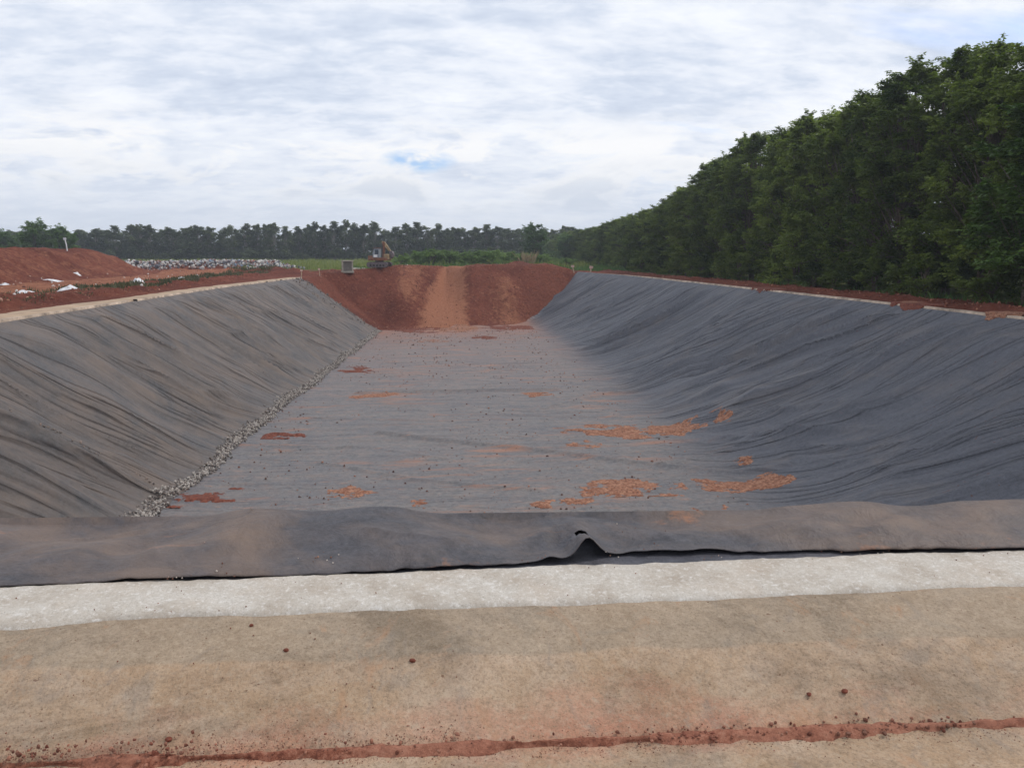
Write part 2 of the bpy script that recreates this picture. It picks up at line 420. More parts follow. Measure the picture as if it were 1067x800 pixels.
def ground_z(x, y):
    z = G(x, y)
    tl, tr = tside(x, y)
    inside = ss(0, .06, tl) * ss(0, .06, tr) * ss(0, .3, y - y_near(x))
    under = inside * (1 - ss(-1.3, .15, y - end_y(x)))
    rough = .35 * (fbm(x / 3, y / 3, 51) - .5) + .22 * (fbm(x / .9, y / .9, 52) - .5)
    out_l = ss(-17, -18, x) if False else ss(17.0, 18.2, -x)
    nz = np.maximum(ss(-.8, .8, y - end_y(x)) * inside, np.maximum(out_l, ss(21, 22, x)))
    nz = np.maximum(nz, ss(88, 92, y))
    z = z + rough * nz * (1.15 - .45 * ss(80, 86, y)) + ss(-.4, 1.6, y - end_y(x)) * inside * .14
    z = z - .28 * under
    # side soil rows
    z = z + .30 * np.exp(-((x + 18.6) / .7) ** 2) * ss(10, 14, y) * (1 - ss(84, 90, y)) * (.5 + vn(x, y / 2, 61))
    z = z + .22 * np.exp(-((x + 20.6) / .8) ** 2) * ss(10, 14, y) * (1 - ss(84, 92, y)) * (.4 + vn(x, y / 2, 62))
    z = z + .22 * np.exp(-((x - 22.4) / .8) ** 2) * ss(8, 12, y) * (1 - ss(120, 150, y)) * (.5 + vn(x, y / 2, 63))
    # large spoil mound
    m = ss(-31.5, -38.5, x) if False else ss(31.5, 38.0, -x)
    m = m * (1 - ss(58, 66, -x)) * ss(28, 36, y) * (1 - ss(91, 101, y + .5 * (-x - 38)))
    z = z + m * (2.75 + .5 * (fbm(x / 5, y / 5, 71) - .5)) + m * (1 - m) * 2.4 * (fbm(x / 2, y / 1.6, 72) - .5) + m * .35 * (fbm(x / 1.2, y / 1.2, 73) - .5)
    # rubbish bank and low heaps
    d = seg_dist(x, y, [(-44, 107), (-33, 115), (-25, 123)])
    z = z + .95 * np.exp(-(d / 3.0) ** 2)
    for hx, hy, hr, hh in [(-15.5, 88, 2.2, .7), (-18.5, 95, 3, .6), (-24, 96, 3.5, .6), (-30, 99, 3, .5), (10.3, 101, 1.4, .38), (14, 102, 2.0, .2), (-12.5, 93, 2, .35), (6, 103, 2, .3), (-24, 84, 2, .25)]:
        z = z + hh * np.exp(-((x - hx) ** 2 + (y - hy) ** 2) / hr ** 2) * (.7 + .6 * vn(x, y, 81))
    # under the concrete ditch
    cz = (1 - ss(6.3, 6.9, y)) 
    z = z * (1 - cz) + (.15 * ss(5.1, 5.6, y) - .25) * cz
    beh = ss(1.0, 4.0, -y - 5)
    z = z + beh * .4
    far = ss(300, 900, np.hypot(x, y))
    return z * (1 - far) + .3 * far

def axis(lo, hi, fine_lo, fine_hi, step):
    a = list(np.arange(fine_lo, fine_hi, step)); s = step; p = fine_hi
    while p < hi: a.append(p); s *= 1.13; p += s
    a.append(hi); s = step; p = fine_lo - step; b = []
    while p > lo: b.append(p); s *= 1.13; p -= s
    b.append(lo)
    return np.array(b[::-1] + a)

gx = axis(-1400, 1400, -60, 32, .34); gy = axis(-400, 1800, 6, 128, .34)
GX, GY = np.meshgrid(gx, gy, indexing='ij')
GZ = ground_z(GX, GY)
grass = np.clip(ss(112, 122, GY + .35 * (GX + 30) * (GX < -30)) + ss(31, 33, GX) * .0, 0, 1)
grass = np.maximum(grass, ss(102, 107, GY) * ss(-22, -12, GX))
grass = np.maximum(grass, ss(25.5, 28.5, GX) * .9); grass = np.maximum(grass, ss(62, 70, -GX))
grass = np.maximum(grass, ss(2, 8, -GY - 8))
tlG, trG = tside(GX, GY)
rg = GX - (1.3 + (GY - 92) * .10)
pale = np.exp(-(rg / (1.5 + (100 - GY) * .10)) ** 4) * ss(80, 84, GY) * (1 - ss(104, 110, GY)) * 1.1
pale = np.maximum(pale, .62 * np.exp(-((GX + 2.2 + (98 - GY) * .10) / 1.9) ** 2) * ss(86, 90, GY) * (1 - ss(97, 99, GY)))
pale = np.maximum(pale, .55 * np.exp(-((GX - 8.2) / 2.4) ** 2) * ss(85, 88, GY) * (1 - ss(94, 97, GY)))
pale = np.maximum(pale, ss(21.5, 23.5, -GX) * (1 - ss(31, 33, -GX)) * .72 * (1 - ss(95, 112, GY)))
pale = np.maximum(pale, .35 * (ss(31.5, 33, -GX) * (1 - ss(36, 38, -GX))))
ground = mesh_obj('ground', np.stack([GX, GY, GZ], -1).reshape(-1, 3), grid_faces(len(gx), len(gy)), SOIL, attrs={'grass': grass, 'pale': pale})
tag(ground, kind='structure')

# ------------------------------------------------------------------ liners
ys = [7.3]
while ys[-1] < 99: ys.append(ys[-1] + max(.045, .0027 * ys[-1]))
ys = np.array(ys); V = (ys - ys[0]) / (ys[-1] - ys[0])

def liner(name, f0, f1, nu, mat, lab, cat, lift):
    U = np.linspace(0, 1, nu)
    # the end of the sheet follows end_y
    XX = np.zeros((nu, len(ys))); YY = np.zeros_like(XX)
    for i, u in enumerate(U):
        y = ys.copy()
        for _ in range(3):
            x = f0(y) * (1 - u) + f1(y) * u
            e = float(end_y(x[-1]))
            y = ys[0] + (ys - ys[0]) / (ys[-1] - ys[0]) * (e - ys[0])
        x = f0(y) * (1 - u) + f1(y) * u
        XX[i] = x; YY[i] = y
    ZZ = LS(XX, YY) + lift
    ed = YY[:, -1:] - YY
    dirt = (1 - ss(0, 20, ed)) ** 1.5 * 1.0 * (.4 + .9 * vn(XX / 3, YY / 5, 29))
    tl, tr = tside(XX, YY)
    dirt = dirt * ss(.7, 1.1, np.minimum(tl, tr * .9)) + .28 * ss(35, 75, YY) * ss(.9, 1.1, np.minimum(tl, tr))
    o = mesh_obj(name, np.stack([XX, YY, ZZ], -1).reshape(-1, 3), grid_faces(nu, len(ys)), mat, attrs={'dirty': dirt, 'flat': ss(.80, 1.2, np.minimum(tl, tr * .92)), 'fw': FW(XX, YY), 'fx': XX})
    tag(o, lab, cat)
    return o
liner('geotextile_liner', lambda y: rimL(y) - .12, lambda y: toeL(y) + .3, 96, LINER_L,
      'dusty brown grey liner cloth sagging in folds down the slope beside the spoil mound', 'pit liner', .02)
liner('geotextile_liner', lambda y: toeL(y) + .1, lambda y: rimR(y) + .12, 240, LINER_R,
      'blue grey liner cloth covering the pit floor and the slope below the tall trees', 'pit liner', .0)

# gravel drain along the left toe --------------------------------------------------
def stones(name, pts, sizes, mat, lab, cat, kind='stuff'):
    ico_v = np.array([(0,0,-1),(.72,-.53,-.45),(-.28,-.85,-.45),(-.89,0,-.45),(-.28,.85,-.45),(.72,.53,-.45),(.28,-.85,.45),(-.72,-.53,.45),(-.72,.53,.45),(.28,.85,.45),(.89,0,.45),(0,0,1)])
    ico_f = np.array([(0,1,2),(1,0,5),(0,2,3),(0,3,4),(0,4,5),(1,5,10),(2,1,6),(3,2,7),(4,3,8),(5,4,9),(1,10,6),(2,6,7),(3,7,8),(4,8,9),(5,9,10),(6,10,11),(7,6,11),(8,7,11),(9,8,11),(10,9,11)])
    n = len(pts); pts = np.asarray(pts); sizes = np.asarray(sizes)
    v = ico_v[None] * (1 + .35 * (RS.rand(n, 12, 1) - .5)) * (sizes[:, None, None] * (.6 + .6 * RS.rand(n, 1, 3)))
    a = RS.rand(n) * 6.28; ca, sa = np.cos(a)[:, None], np.sin(a)[:, None]
    vx = v[..., 0] * ca - v[..., 1] * sa; vy = v[..., 0] * sa + v[..., 1] * ca
    v = np.stack([vx, vy, v[..., 2]], -1) + pts[:, None, :]
    f = ico_f[None] + (np.arange(n) * 12)[:, None, None]
    o = mesh_obj(name, v.reshape(-1, 3), f.reshape(-1, 3), mat, smooth=False, attrs={'tone': np.repeat(RS.rand(n), 12)})
    tag(o, lab, cat, kind=kind)
    return o
def m_stones(name, stops):
    t = NT(name); a = t.attr('tone'); c = t.ramp(a, stops, 'CONSTANT'); c = t.mix(.5, c, t.ramp(a, stops)); c = t.mix(t.ramp(t.noise(14, 4), [(.4, 0.), (.7, .4)]), c, (.3, .2, .14))
    t.col(c); t.rough(.9); t.bump((t.noise(30, 4), .5, .02)); return t.m
GRAV = m_stones('gravel_mix', [(0., (.05, .045, .045)), (.25, (.15, .135, .13)), (.5, (.26, .24, .22)), (.8, (.42, .385, .35))])
n = 9000
yy = 15.5 + (81.0 - 15.5) * RS.rand(n) ** 1.45
off = RS.randn(n) * .125; off = np.clip(off, -.36, .34)
xx = toeL(yy) + .12 + off + .22 * np.sin(yy * .7) * .5 + .18 * (vn(yy / 1.5, yy * 0, 15) - .5)
zz = LS(xx, yy) + .02 + .07 * np.exp(-(off / .3) ** 2) * RS.rand(n)
stones('gravel', np.stack([xx, yy, zz], 1), .026 + .034 * RS.rand(n), GRAV, 'line of grey crushed stone along the toe of the liner slope', 'gravel')

# lines of dropped lumps holding seams of the left cloth
pts = []; sz = []
for (a, b, k, s0) in [((-13.0, 76.2), (-6.9, 80.2), 70, .09), ((-12.9, 74.3), (-7.5, 77.6), 40, .07), ((-12.7, 77.7), (-6.2, 81.4), 60, .08)]:
    for i in range(k):
        t = random.random(); x = a[0] + (b[0] - a[0]) * t + random.gauss(0, .12); y = a[1] + (b[1] - a[1]) * t + random.gauss(0, .25)
        pts.append((x, y, float(LS(x, y)) + .06)); sz.append(s0 * random.uniform(.6, 1.2))
for (p0, p1, k) in [((8, 427), (60, 455), 26), ((60, 455), (165, 512), 30), ((265, 393), (285, 400), 8), ((270, 424), (290, 428), 7)]:
    for i in range(k):
        t = random.random(); px = p0[0] + (p1[0] - p0[0]) * t; py = p0[1] + (p1[1] - p0[1]) * t + random.gauss(0, .8)
        z = -4.
        for _ in range(12):
            x, y = unp(px, py, z); z = .5 * z + .5 * float(G(x, y))
        pts.append((x, y, float(LS(x, y)) + .03)); sz.append(random.uniform(.02, .05))
stones('rubble', pts, sz, m_stones('rubble_mix', [(0., (.07, .06, .06)), (.5, (.14, .12, .11)), (.8, (.26, .2, .17))]), 'dark lumps dropped along the seams of the brown grey cloth', 'rubble')

# ------------------------------------------------------------------ soil patches on the floor
def big_pieces(k, n=10, frac=.04):
    lab = np.zeros(k.shape, int); sizes = []
    for i, j in zip(*np.nonzero(k)):
        if lab[i, j]: continue
        c = len(sizes) + 1; st_ = [(i, j)]; lab[i, j] = c; m = 0
        while st_:
            a, b = st_.pop(); m += 1
            for p, q in ((a + 1, b), (a - 1, b), (a, b + 1), (a, b - 1)):
                if 0 <= p < k.shape[0] and 0 <= q < k.shape[1] and k[p, q] and not lab[p, q]: lab[p, q] = c; st_.append((p, q))
        sizes.append(m)
    if not sizes: return k
    ok = [i + 1 for i in sorted(range(len(sizes)), key=lambda i: -sizes[i])[:n] if sizes[i] > frac * max(sizes)]
    return np.isin(lab, ok)

def compact(v, f):
    u, inv = np.unique(f, return_inverse=True); return v[u], inv.reshape(f.shape)

def patch(px, py, wpx, hpx, mat, lab, seed, thick=.035):
    zc = -5.05
    for _ in range(14):
        cx, cy = unp(px, py, zc); zc = .5 * zc + .5 * float(G(cx, cy))
    ax, ay = unp(px - wpx / 2, py, zc); bx, by = unp(px + wpx / 2, py, zc)
    _, y0 = unp(px, py + hpx / 2, zc); _, y1 = unp(px, py - hpx / 2, zc)
    tilt = (by - ay) / (bx - ax)
    rx = (bx - ax) / 2 * 1.25; ry = (y1 - y0) / 2 * 1.25
    nx = int(np.clip(rx * 2 / .035, 24, 150)); ny = int(np.clip(ry * 2 / .035, 24, 150))
    X, Y = np.meshgrid(np.linspace(-1, 1, nx), np.linspace(-1, 1, ny), indexing='ij')
    x = cx + X * rx; y = cy + Y * ry
    val = .34 - (X * X + Y * Y) * .62 + 2.6 * (fbm(x / .75, y / .55, seed, 5) - .5) + .8 * (fbm(x / .12, y / .1, seed + 9, 3) - .5)
    z = LS(x, y) + .004 + np.clip(val, -.1, .6) * thick * 1.6 + .02 * (fbm(x / .1, y / .1, seed + 3, 3) - .5) * ss(0, .2, val)
    z = np.where(val < 0, LS(x, y) - .02, z)
    f = (val > 0); keep = f[:-1, :-1] | f[1:, :-1] | f[:-1, 1:] | f[1:, 1:]; keep = big_pieces(keep)
    o = mesh_obj('soil_patch', *compact(np.stack([x, y, z], -1).reshape(-1, 3), grid_faces(nx, ny, keep)), mat)
    tag(o, lab, 'soil patch', 'patches of spilled soil on the pit floor')
    # drop the vertices nobody uses
    return o
PATCHES = [
 (655, 450, 125, 13, PATCH_O, 'long thin orange soil smear farthest up the floor toward the tall trees'),
 (705, 452, 50, 9, PATCH_O, 'crusty orange soil patch at the end of the long thin smear'),
 (657, 508, 92, 17, PATCH_O, 'broad orange soil patch crossing the floor near the torn flap'),
 (765, 506, 78, 13, PATCH_O, 'orange soil patch next to the broad one, nearer the blue grey slope'),
 (808, 504, 32, 8, PATCH_O, 'small pale soil patch at the tip of an orange one near the blue grey slope'),
 (738, 532, 40, 17, PATCH_O, 'triangular pale orange soil heap against the cloth crest'),
 (567, 526, 26, 8, PATCH_O, 'small rusty soil spot just beyond the crest above the tear'),
 (604, 524, 36, 7, PATCH_O, 'thin rusty soil strip directly beyond the torn hole'),
 (437, 527, 26, 10, PATCH_O, 'pale orange soil spot by the crest, away from other patches'),
 (368, 514, 44, 12, PATCH_O, 'scattered pale soil crumbs between the gravel line and the middle of the floor'),
 (215, 520, 70, 16, PATCH_R, 'dark red clod pile beside the nearest end of the gravel line'),
 (298, 455, 38, 5, PATCH_R, 'dark red bar of soil touching the gravel line halfway'),
 (374, 386, 34, 6, PATCH_R, 'dark red soil patch near the far stretch of the gravel line'),
 (392, 413, 44, 4, PATCH_O, 'thin pale soil streak crossing the floor at mid pit'),
 (560, 412, 28, 4, PATCH_O, 'small faded soil streak in the middle of the pit floor'),
 (752, 443, 16, 8, PATCH_O, 'small orange soil blot at the foot of the blue grey slope'),
 (774, 483, 18, 6, PATCH_O, 'small oval soil blot low on the blue grey slope toe'),
 (610, 463, 34, 7, PATCH_O, 'faint orange soil blot just below the long thin smear'),
 (430, 344, 46, 5, PATCH_R, 'dark red soil spread at the left end of the far slope foot'),
 (478, 343, 50, 5, PATCH_O, 'orange soil fan at the foot of the tracked ramp'),
 (528, 342, 44, 5, PATCH_R, 'red soil spread at the foot of the far slope beside the blue grey cloth'),
 (452, 356, 26, 3, PATCH_O, 'thin orange soil streak on the cloth before the tracked ramp'),
 (505, 352, 22, 3, PATCH_R, 'small red soil streak on the cloth before the far slope'),
 (708, 563, 0, 0, None, '')]
for i, p in enumerate(PATCHES):
    if p[4]: patch(*p[:4], p[4], p[5], 200 + i * 7, .05 if p[4] is PATCH_R else .03)

n = 3400
y_ = 16 + 68 * RS.rand(n) ** 1.2; x_ = toeL(y_) + (toeR(y_) - 1 - toeL(y_)) * RS.rand(n)
k = vn(x_ / 1.6, y_ / 2.2, 410) + .4 * (y_ > 70) > .45; x_, y_ = x_[k], y_[k]
stones('floor_crumbs', np.stack([x_, y_, LS(x_, y_) + .008], 1), (.010 + .028 * RS.rand(len(x_)) ** 3) * (1 + y_ / 60), m_stones('floor_crumb_mix', [(0., (.06, .03, .027)), (.4, (.13, .05, .038)), (.75, (.32, .15, .10))]), 'small dark crumbs and soil bits strewn over the pit floor cloth', 'soil crumbs')

# ------------------------------------------------------------------ concrete ditch, cap
xs = axis(-26, 30, -4.2, 5.6, .035)
prof = [(-6, .0), (-3, .0), (-1, .0), (1, .0), (2.5, .0), (3.2, .0), (3.5, .0)] + [(y, 0) for y in np.arange(3.6, 3.84, .04)] 
prof += [(3.86, .004), (3.90, .014), (3.94, .03)]
prof += [(3.94 + (4.42 - 3.94) * k / 14, .03 + (.245 - .03) * k / 14) for k in range(1, 15)]
prof += [(4.46, .258), (4.5, .268), (4.55, .278), (4.62, .29), (4.69, .302), (4.76, .314), (4.83, .325), (4.9, .33), (5.1, .332), (5.35, .33), (5.36, -.1)]
pf = np.array(prof)
X, K = np.meshgrid(xs, np.arange(len(pf)), indexing='ij')
Y = pf[K, 0] + (.016 * (vn(X / 1.7, X * 0, 90) - .5) + .02 * (vn(X / .4, X * 0, 91) - .5)) * ss(3.4, 3.8, pf[K, 0]) - .024 * X * ss(3.4, 3.8, pf[K, 0])
Z = pf[K, 1] + (.03 * (fbm(X / 1.2, Y / .6, 92) - .5) + .012 * (fbm(X / .15, Y / .12, 93) - .5)) * (K < len(pf) - 1)
ledge = ss(4.36, 4.52, pf[K, 0])
pink = np.clip((1 - np.abs(pf[K, 0] - 3.93) / .42), 0, 1) * (.35 + .5 * vn(X / 1.3, X * 0, 94)) + .5 * np.exp(-((X - 1.1) / .9) ** 2) * np.exp(-((pf[K, 0] - 4.0) / .3) ** 2)
dt = mesh_obj('concrete_ditch', np.stack([X, Y, Z], -1).reshape(-1, 3), grid_faces(len(xs), len(pf)), CONC, attrs={'ledge': ledge, 'pink': pink})
tag(dt, 'weathered tan concrete ditch bank sloping up to the white cap', 'concrete ditch')

cp = [(0, 0), (.02, .026), (.05, .040), (.09, .047), (.14, .05)] + [(.14 + .04 * k, .052) for k in range(1, 12)] + [(.62, .045), (.635, .02), (.64, -.1)]
cp = np.array(cp)
X, K = np.meshgrid(xs, np.arange(len(cp)), indexing='ij')
fr = .11 * (vn(X / .9, X * 0, 95) - .5) + .022 * (vn(X / .16, X * 0, 96) - .5) - .013 * X
bk = .02 * (vn(X / .12, X * 0, 97) - .5) + .03 * (vn(X / .7, X * 0, 98) - .5)
k01 = np.clip(cp[K, 0] / .64, 0, 1)
Y = 4.86 + cp[K, 0] + fr * (1 - k01) + (bk - .02) * k01
Z = .318 + cp[K, 1] + (.022 * (fbm(X / .5, Y / .4, 99) - .5) + .014 * (fbm(X / .07, Y / .06, 100) - .5)) * (K < len(cp) - 2) * (K > 0)
o = mesh_obj('cement_cap', np.stack([X, Y, Z], -1).reshape(-1, 3), grid_faces(len(xs), len(cp)), CAP)
tag(o, 'rough whitish cement cap running along the top of the ditch bank', 'cement cap')

# soil gathered in the corner of the ditch
xs2 = np.arange(-9, 11, .03)
w = np.linspace(-1, 1, 15)
X, W = np.meshgrid(xs2, w, indexing='ij')
wid = .008 + .05 * ss(.25, .75, fbm(X / .55, X * 0, 101)) + .06 * (fbm(X / .09, W * .9, 102, 5) - .45)
cyl = 3.885 - .024 * X + .016 * (vn(X / 1.7, X * 0, 90) - .5)
Y = cyl + W * wid
Z = -.004 + .06 * np.clip((W + .2) * .3 + .12, 0, 1) + (1 - W ** 2) * (.010 + .026 * fbm(X / .12, Y / .08, 103)) + .016 * (fbm(X / .03, Y / .03, 104) - .5) * (1 - W ** 2)
Z = np.where(np.abs(W) > .98, -.012 + .0 * W + .10 * (W > 0) * wid * 2 * .45, Z)
t = NT('ditch_soil'); n1 = t.noise(9, 6, .75); n2 = t.noise(1.2, 4)
cc = t.ramp(t.noise(22, 7, .8), [(.38, (.12, .036, .022)), (.5, (.27, .095, .056)), (.62, (.40, .185, .12))])
t.col(t.mix(t.ramp(n2, [(.4, 0.), (.65, .55)]), cc, (.43, .20, .13))); t.rough(.95); t.bump((t.noise(60, 6, .75), .8, .02))
o = mesh_obj('soil', np.stack([X, Y, Z], -1).reshape(-1, 3), grid_faces(len(xs2), len(w)), t.m)
tag(o, 'line of washed in reddish soil along the foot of the ditch bank', 'soil', kind='stuff')

def ditch_z(x, y):
    return float(np.interp(y, pf[:-1, 0], pf[:-1, 1]) + .03 * (fbm(np.array(x) / 1.2, np.array(y) / .6, 92) - .5)) if y < 4.85 else .37
pts = []; sz = []
for i in range(1500):
    x = random.uniform(-3.2, 4.2); dens = float(vn(np.array(x / .45), np.array(0.), 105))
    if random.random() > .15 + dens ** 2 * 1.3: continue
    y = 3.90 - .024 * x + random.gauss(.0, .03); pts.append((x, y, ditch_z(x, y) + .022)); sz.append(random.choice([.003, .004, .005, .007, .009, .013]))
for i in range(5200):
    x = random.uniform(-3.4, 4.6); y = 3.89 - .024 * x + random.gauss(.0, .055) + random.uniform(0, .03); pts.append((x, y, ditch_z(x, y) + .002)); sz.append(random.uniform(.0016, .0042))
for i in range(260):
    x = random.uniform(-3.2, 4.4); y = random.uniform(3.3, 5.4); pts.append((x, y, ditch_z(x, y) + .003)); sz.append(random.uniform(.002, .006))
for i in range(34):
    x = random.gauss(2.0, .2); y = random.gauss(4.12, .045); pts.append((x, y, ditch_z(x, y) + .003)); sz.append(random.uniform(.002, .006))
stones('soil_crumbs', pts, sz, m_stones('crumb_mix', [(0., (.11, .035, .022)), (.4, (.17, .055, .035)), (.8, (.30, .12, .075))]), 'red brown crumbs of soil scattered on the concrete', 'soil crumbs')

def clod(px, py, z, r, lab, mat=CLOD, cat='soil clod', grp='loose clods lying on the concrete'):
    for _ in range(12):
        x, y = unp(px, py, z); z = .5 * z + .5 * ditch_z(x, y + .024 * x)
    import bmesh
    bm = bmesh.new(); bmesh.ops.create_icosphere(bm, subdivisions=3, radius=r)
    for v in bm.verts:
        k = 1 + .5 * (float(fbm(np.array(v.co.x / r * 1.1 + px), np.array(v.co.y / r * 1.1 + v.co.z / r), 110)) - .5)
        v.co = Vector((v.co.x * k * 1.15, v.co.y * k, v.co.z * k * .7))
    me = bpy.data.meshes.new('soil_clod'); bm.to_mesh(me); bm.free(); me.materials.append(mat)
    o = bpy.data.objects.new('soil_clod', me); C.objects.link(o); o.location = (x, y, z + r * .45)
    o.rotation_euler = (0, 0, px)
    tag(o, lab, cat, grp)
for a in [(298, 678, .24, .014, 'small round dark clod alone high on the tan ditch bank'),
          (430, 689, .2, .016, 'dark red clod lying on a stained square of the ditch bank'),
          (176, 771, .04, .016, 'dark clod on the ditch bank just above the soil line'),
          (160, 787, .02, .022, 'largest dark clod in the soil line at the foot of the bank'),
          (262, 652, .31, .012, 'flat rusty clod just under the edge of the white cap'),
          (880, 721, .1, .017, 'red clod on the bank next to a small cluster of crumbs'),
          (843, 724, .1, .014, 'reddish brown clod at the edge of the crumb cluster')]:
    clod(*a)

# ------------------------------------------------------------------ anchor sheet and torn flap
fx = axis(-15.5, 21.5, -4.6, 6.6, .03)
EDX = [unp(*q, .39) for q in [(0, 608), (85, 605), (250, 600), (400, 592), (500, 586), (580, 583), (600, 580), (650, 573), (800, 572), (1067, 571)]]
ex = np.array([q[0] for q in EDX]); ey = np.array([q[1] for q in EDX])
xa = unp(612, 575, .42)[0]
xh, yh = unp(606, 552, .50)
def edge_y(x): return np.interp(x, ex, ey) + .05 * (vn(x / .35, x * 0, 120) - .5) + .03 * (vn(x / .09, x * 0, 121) - .5)
def crest_z(x): return .455 + .14 * (vn(x / 1.35 + .3, x * 0, 122) - .5) + .07 * (vn(x / .5, x * 0, 123) - .5)
ny_ = 92
X, J = np.meshgrid(fx, np.arange(ny_), indexing='ij')
q = J / (ny_ - 1)
cy = y_near(X)
split = .45
Y = np.where(q < split, edge_y(X) + (cy - edge_y(X)) * q / split, cy + (q - split) / (1 - split) * 4.2)
s = np.clip(q / split, 0, 1)
tears = vn(X / .9, X * 0, 124)
edge_lift = .003 + .018 * ss(.5, .8, tears) + .10 * np.exp(-((X - xa) / .10) ** 2) + .035 * np.exp(-((X - xa + .28) / .09) ** 2)
zt = .372 + edge_lift * (1 - s) ** 1.6 + (crest_z(X) - .372) * s ** .8
zt = zt + .085 * np.sin(PI * s) * (vn(X / .8 + .8 * s, s * 1.2, 125) - .35) * 1.5 + .055 * np.sin(PI * s) * (vn(X / .33 - s * 2.2, s * 2.3, 126) - .5) * 1.6
zt = zt + np.sin(PI * np.clip(s * 1.05, 0, 1)) * (.022 * ridge(X / .55 + s * .9, s * 1.3 + X / 3, 127) * vn(X / .7, s * 2, 129) + .016 * ridge(X / .3 - s * 1.6, s * 1.4, 128) * ss(.4, .7, vn(X / .8, s, 131)))
zt = zt + .07 * np.exp(-((X - xh) / .13) ** 2) * np.exp(-((Y - (yh + edge_y(X)) / 2) / .3) ** 2)
for (a, b, am, wd) in [((235, 596), (262, 545), .020, .014), ((262, 545), (275, 535), .014, .014), ((565, 533), (600, 574), .016, .012), ((556, 541), (578, 580), .014, .010), ((640, 534), (700, 560), .012, .02), ((940, 540), (1010, 562), .018, .015), ((60, 560), (150, 552), .02, .03), ((380, 560), (470, 570), .02, .03), ((790, 565), (860, 545), .02, .03)]:
    zt = zt + am * np.exp(-(seg_dist(X, Y, [unp(*a, .43), unp(*b, .43)]) / wd) ** 2) * ss(0, .1, s)
down = np.clip((Y - cy) / .5, 0, 1)
zd = G(X, Y) + .10 + .03 * FOLD(X, Y)
Zf = np.where(q <= split, zt, 0)
zc = crest_z(X)
Zf = np.where(q > split, zc + (zd - zd[:, int(split * (ny_ - 1)):int(split * (ny_ - 1)) + 1]) * 1 + (.0) , Zf)
Zf = np.where(q > split, np.maximum(Zf, G(X, Y) + .05), Zf)
# hole
xc = (X[:-1, :-1] + X[1:, 1:]) / 2; yc_ = (Y[:-1, :-1] + Y[1:, 1:]) / 2
e1 = ((xc - xh) / .05) ** 2 + ((yc_ - yh - .5 * (xc - xh) * -1) / .075) ** 2
keep = e1 > 1
fo = mesh_obj('liner_flap', np.stack([X, Y, Zf], -1).reshape(-1, 3), grid_faces(len(fx), ny_, keep), LINER_F, attrs={'dirty': np.zeros(X.size)})
sd = fo.modifiers.new('s', 'SOLIDIFY'); sd.thickness = .004; sd.offset = 0
tag(fo, 'loose brown grey cloth flap with a small torn hole over the pit edge', 'liner flap')
# sheet below the flap
X, J = np.meshgrid(fx, np.arange(34), indexing='ij')
Y = 5.36 + (y_near(X) + .9 - 5.36) * J / 33.
Z = np.minimum(.368, G(X, Y) + .0) + .006 * (fbm(X / .3, Y / .3, 130) - .5) - .0
Z = np.where(Y > y_near(X) - .1, np.minimum(Z, G(X, Y) - .05), Z)
t = m_liner('under_geotextile', (.065, .065, .078), (.12, .10, .095), .5, .8, folds=False, blot=.75)
uo = mesh_obj('under_liner', np.stack([X, Y, Z], -1).reshape(-1, 3), grid_faces(len(fx), 34), t)
tag(uo, 'dark grey cloth strip showing between the white cap and the flap', 'under liner')
pts = []; sz = []
for (px, py, z, r, k, sp) in [(335, 577, .44, .009, 9, 12), (660, 548, .45, .006, 4, 12), (672, 562, .44, .006, 5, 14), (640, 572, .42, .008, 5, 5), (232, 592, .42, .009, 5, 6), (560, 578, .41, .007, 6, 10), (185, 602, .39, .008, 6, 14), (740, 575, .42, .007, 5, 10), (905, 572, .42, .006, 6, 30), (190, 568, .42, .005, 3, 60)]:
    for i in range(k):
        x, y = unp(px + random.gauss(0, sp), py + random.gauss(0, 2.5), z); pts.append((x, y, z)); sz.append(r * random.uniform(.4, 1.1))
P2 = []
xi = fx; 
for (x, y, z) in pts:
    i = int(np.clip(np.searchsorted(fx, x), 1, len(fx) - 1)); row = np.asarray(fo.data.vertices[0].co)
    P2.append((x, y))
vz = np.empty(len(fo.data.vertices) * 3, np.float32); fo.data.vertices.foreach_get('co', vz); vz = vz.reshape(len(fx), ny_, 3) if len(vz) == len(fx) * ny_ * 3 else None
out = []
for (x, y, z) in pts:
    if vz is not None:
        i = int(np.argmin(abs(fx - x))); j = int(np.argmin(abs(vz[i, :, 1] - y))); z = float(vz[i, j, 2]) + .004
    out.append((x, y, z))
stones('crumbs', out, sz, m_stones('flap_crumbs', [(0., (.12, .045, .03)), (.5, (.24, .11, .07)), (.72, (.55, .48, .42))]), 'little pale and red crumbs lying on the loose flap', 'crumbs')

# ------------------------------------------------------------------ kerb strips at the rims
def strip(name, x0, x1, ya, yb, z, mat, lab, cat, wob, seed, step=.25, gaps=0):
    yy = np.arange(ya, yb, step); w = np.linspace(0, 1, 9)
    Yg, Wg = np.meshgrid(yy, w, indexing='ij')
    a = x0(Yg) + wob * (fbm(Yg / 2.5, Yg * 0, seed) - .5); b = x1(Yg) + wob * .25 * (vn(Yg / .8, Yg * 0, seed + 1) - .5)
    Xg = a * (1 - Wg) + b * Wg
    Zg = z + .03 * (fbm(Xg / .6, Yg / .8, seed + 2) - .5) - (np.abs(Wg - .5) > .49) * .16
    keep = None
    if gaps:
        k = vn(yy / 2.2, yy * 0, seed + 5) > gaps; keep = np.repeat(k[:-1, None], 8, 1)
    o = mesh_obj(name, np.stack([Xg, Yg, Zg], -1).reshape(-1, 3), grid_faces(len(yy), 9, keep), mat)
    tag(o, lab, cat); return o
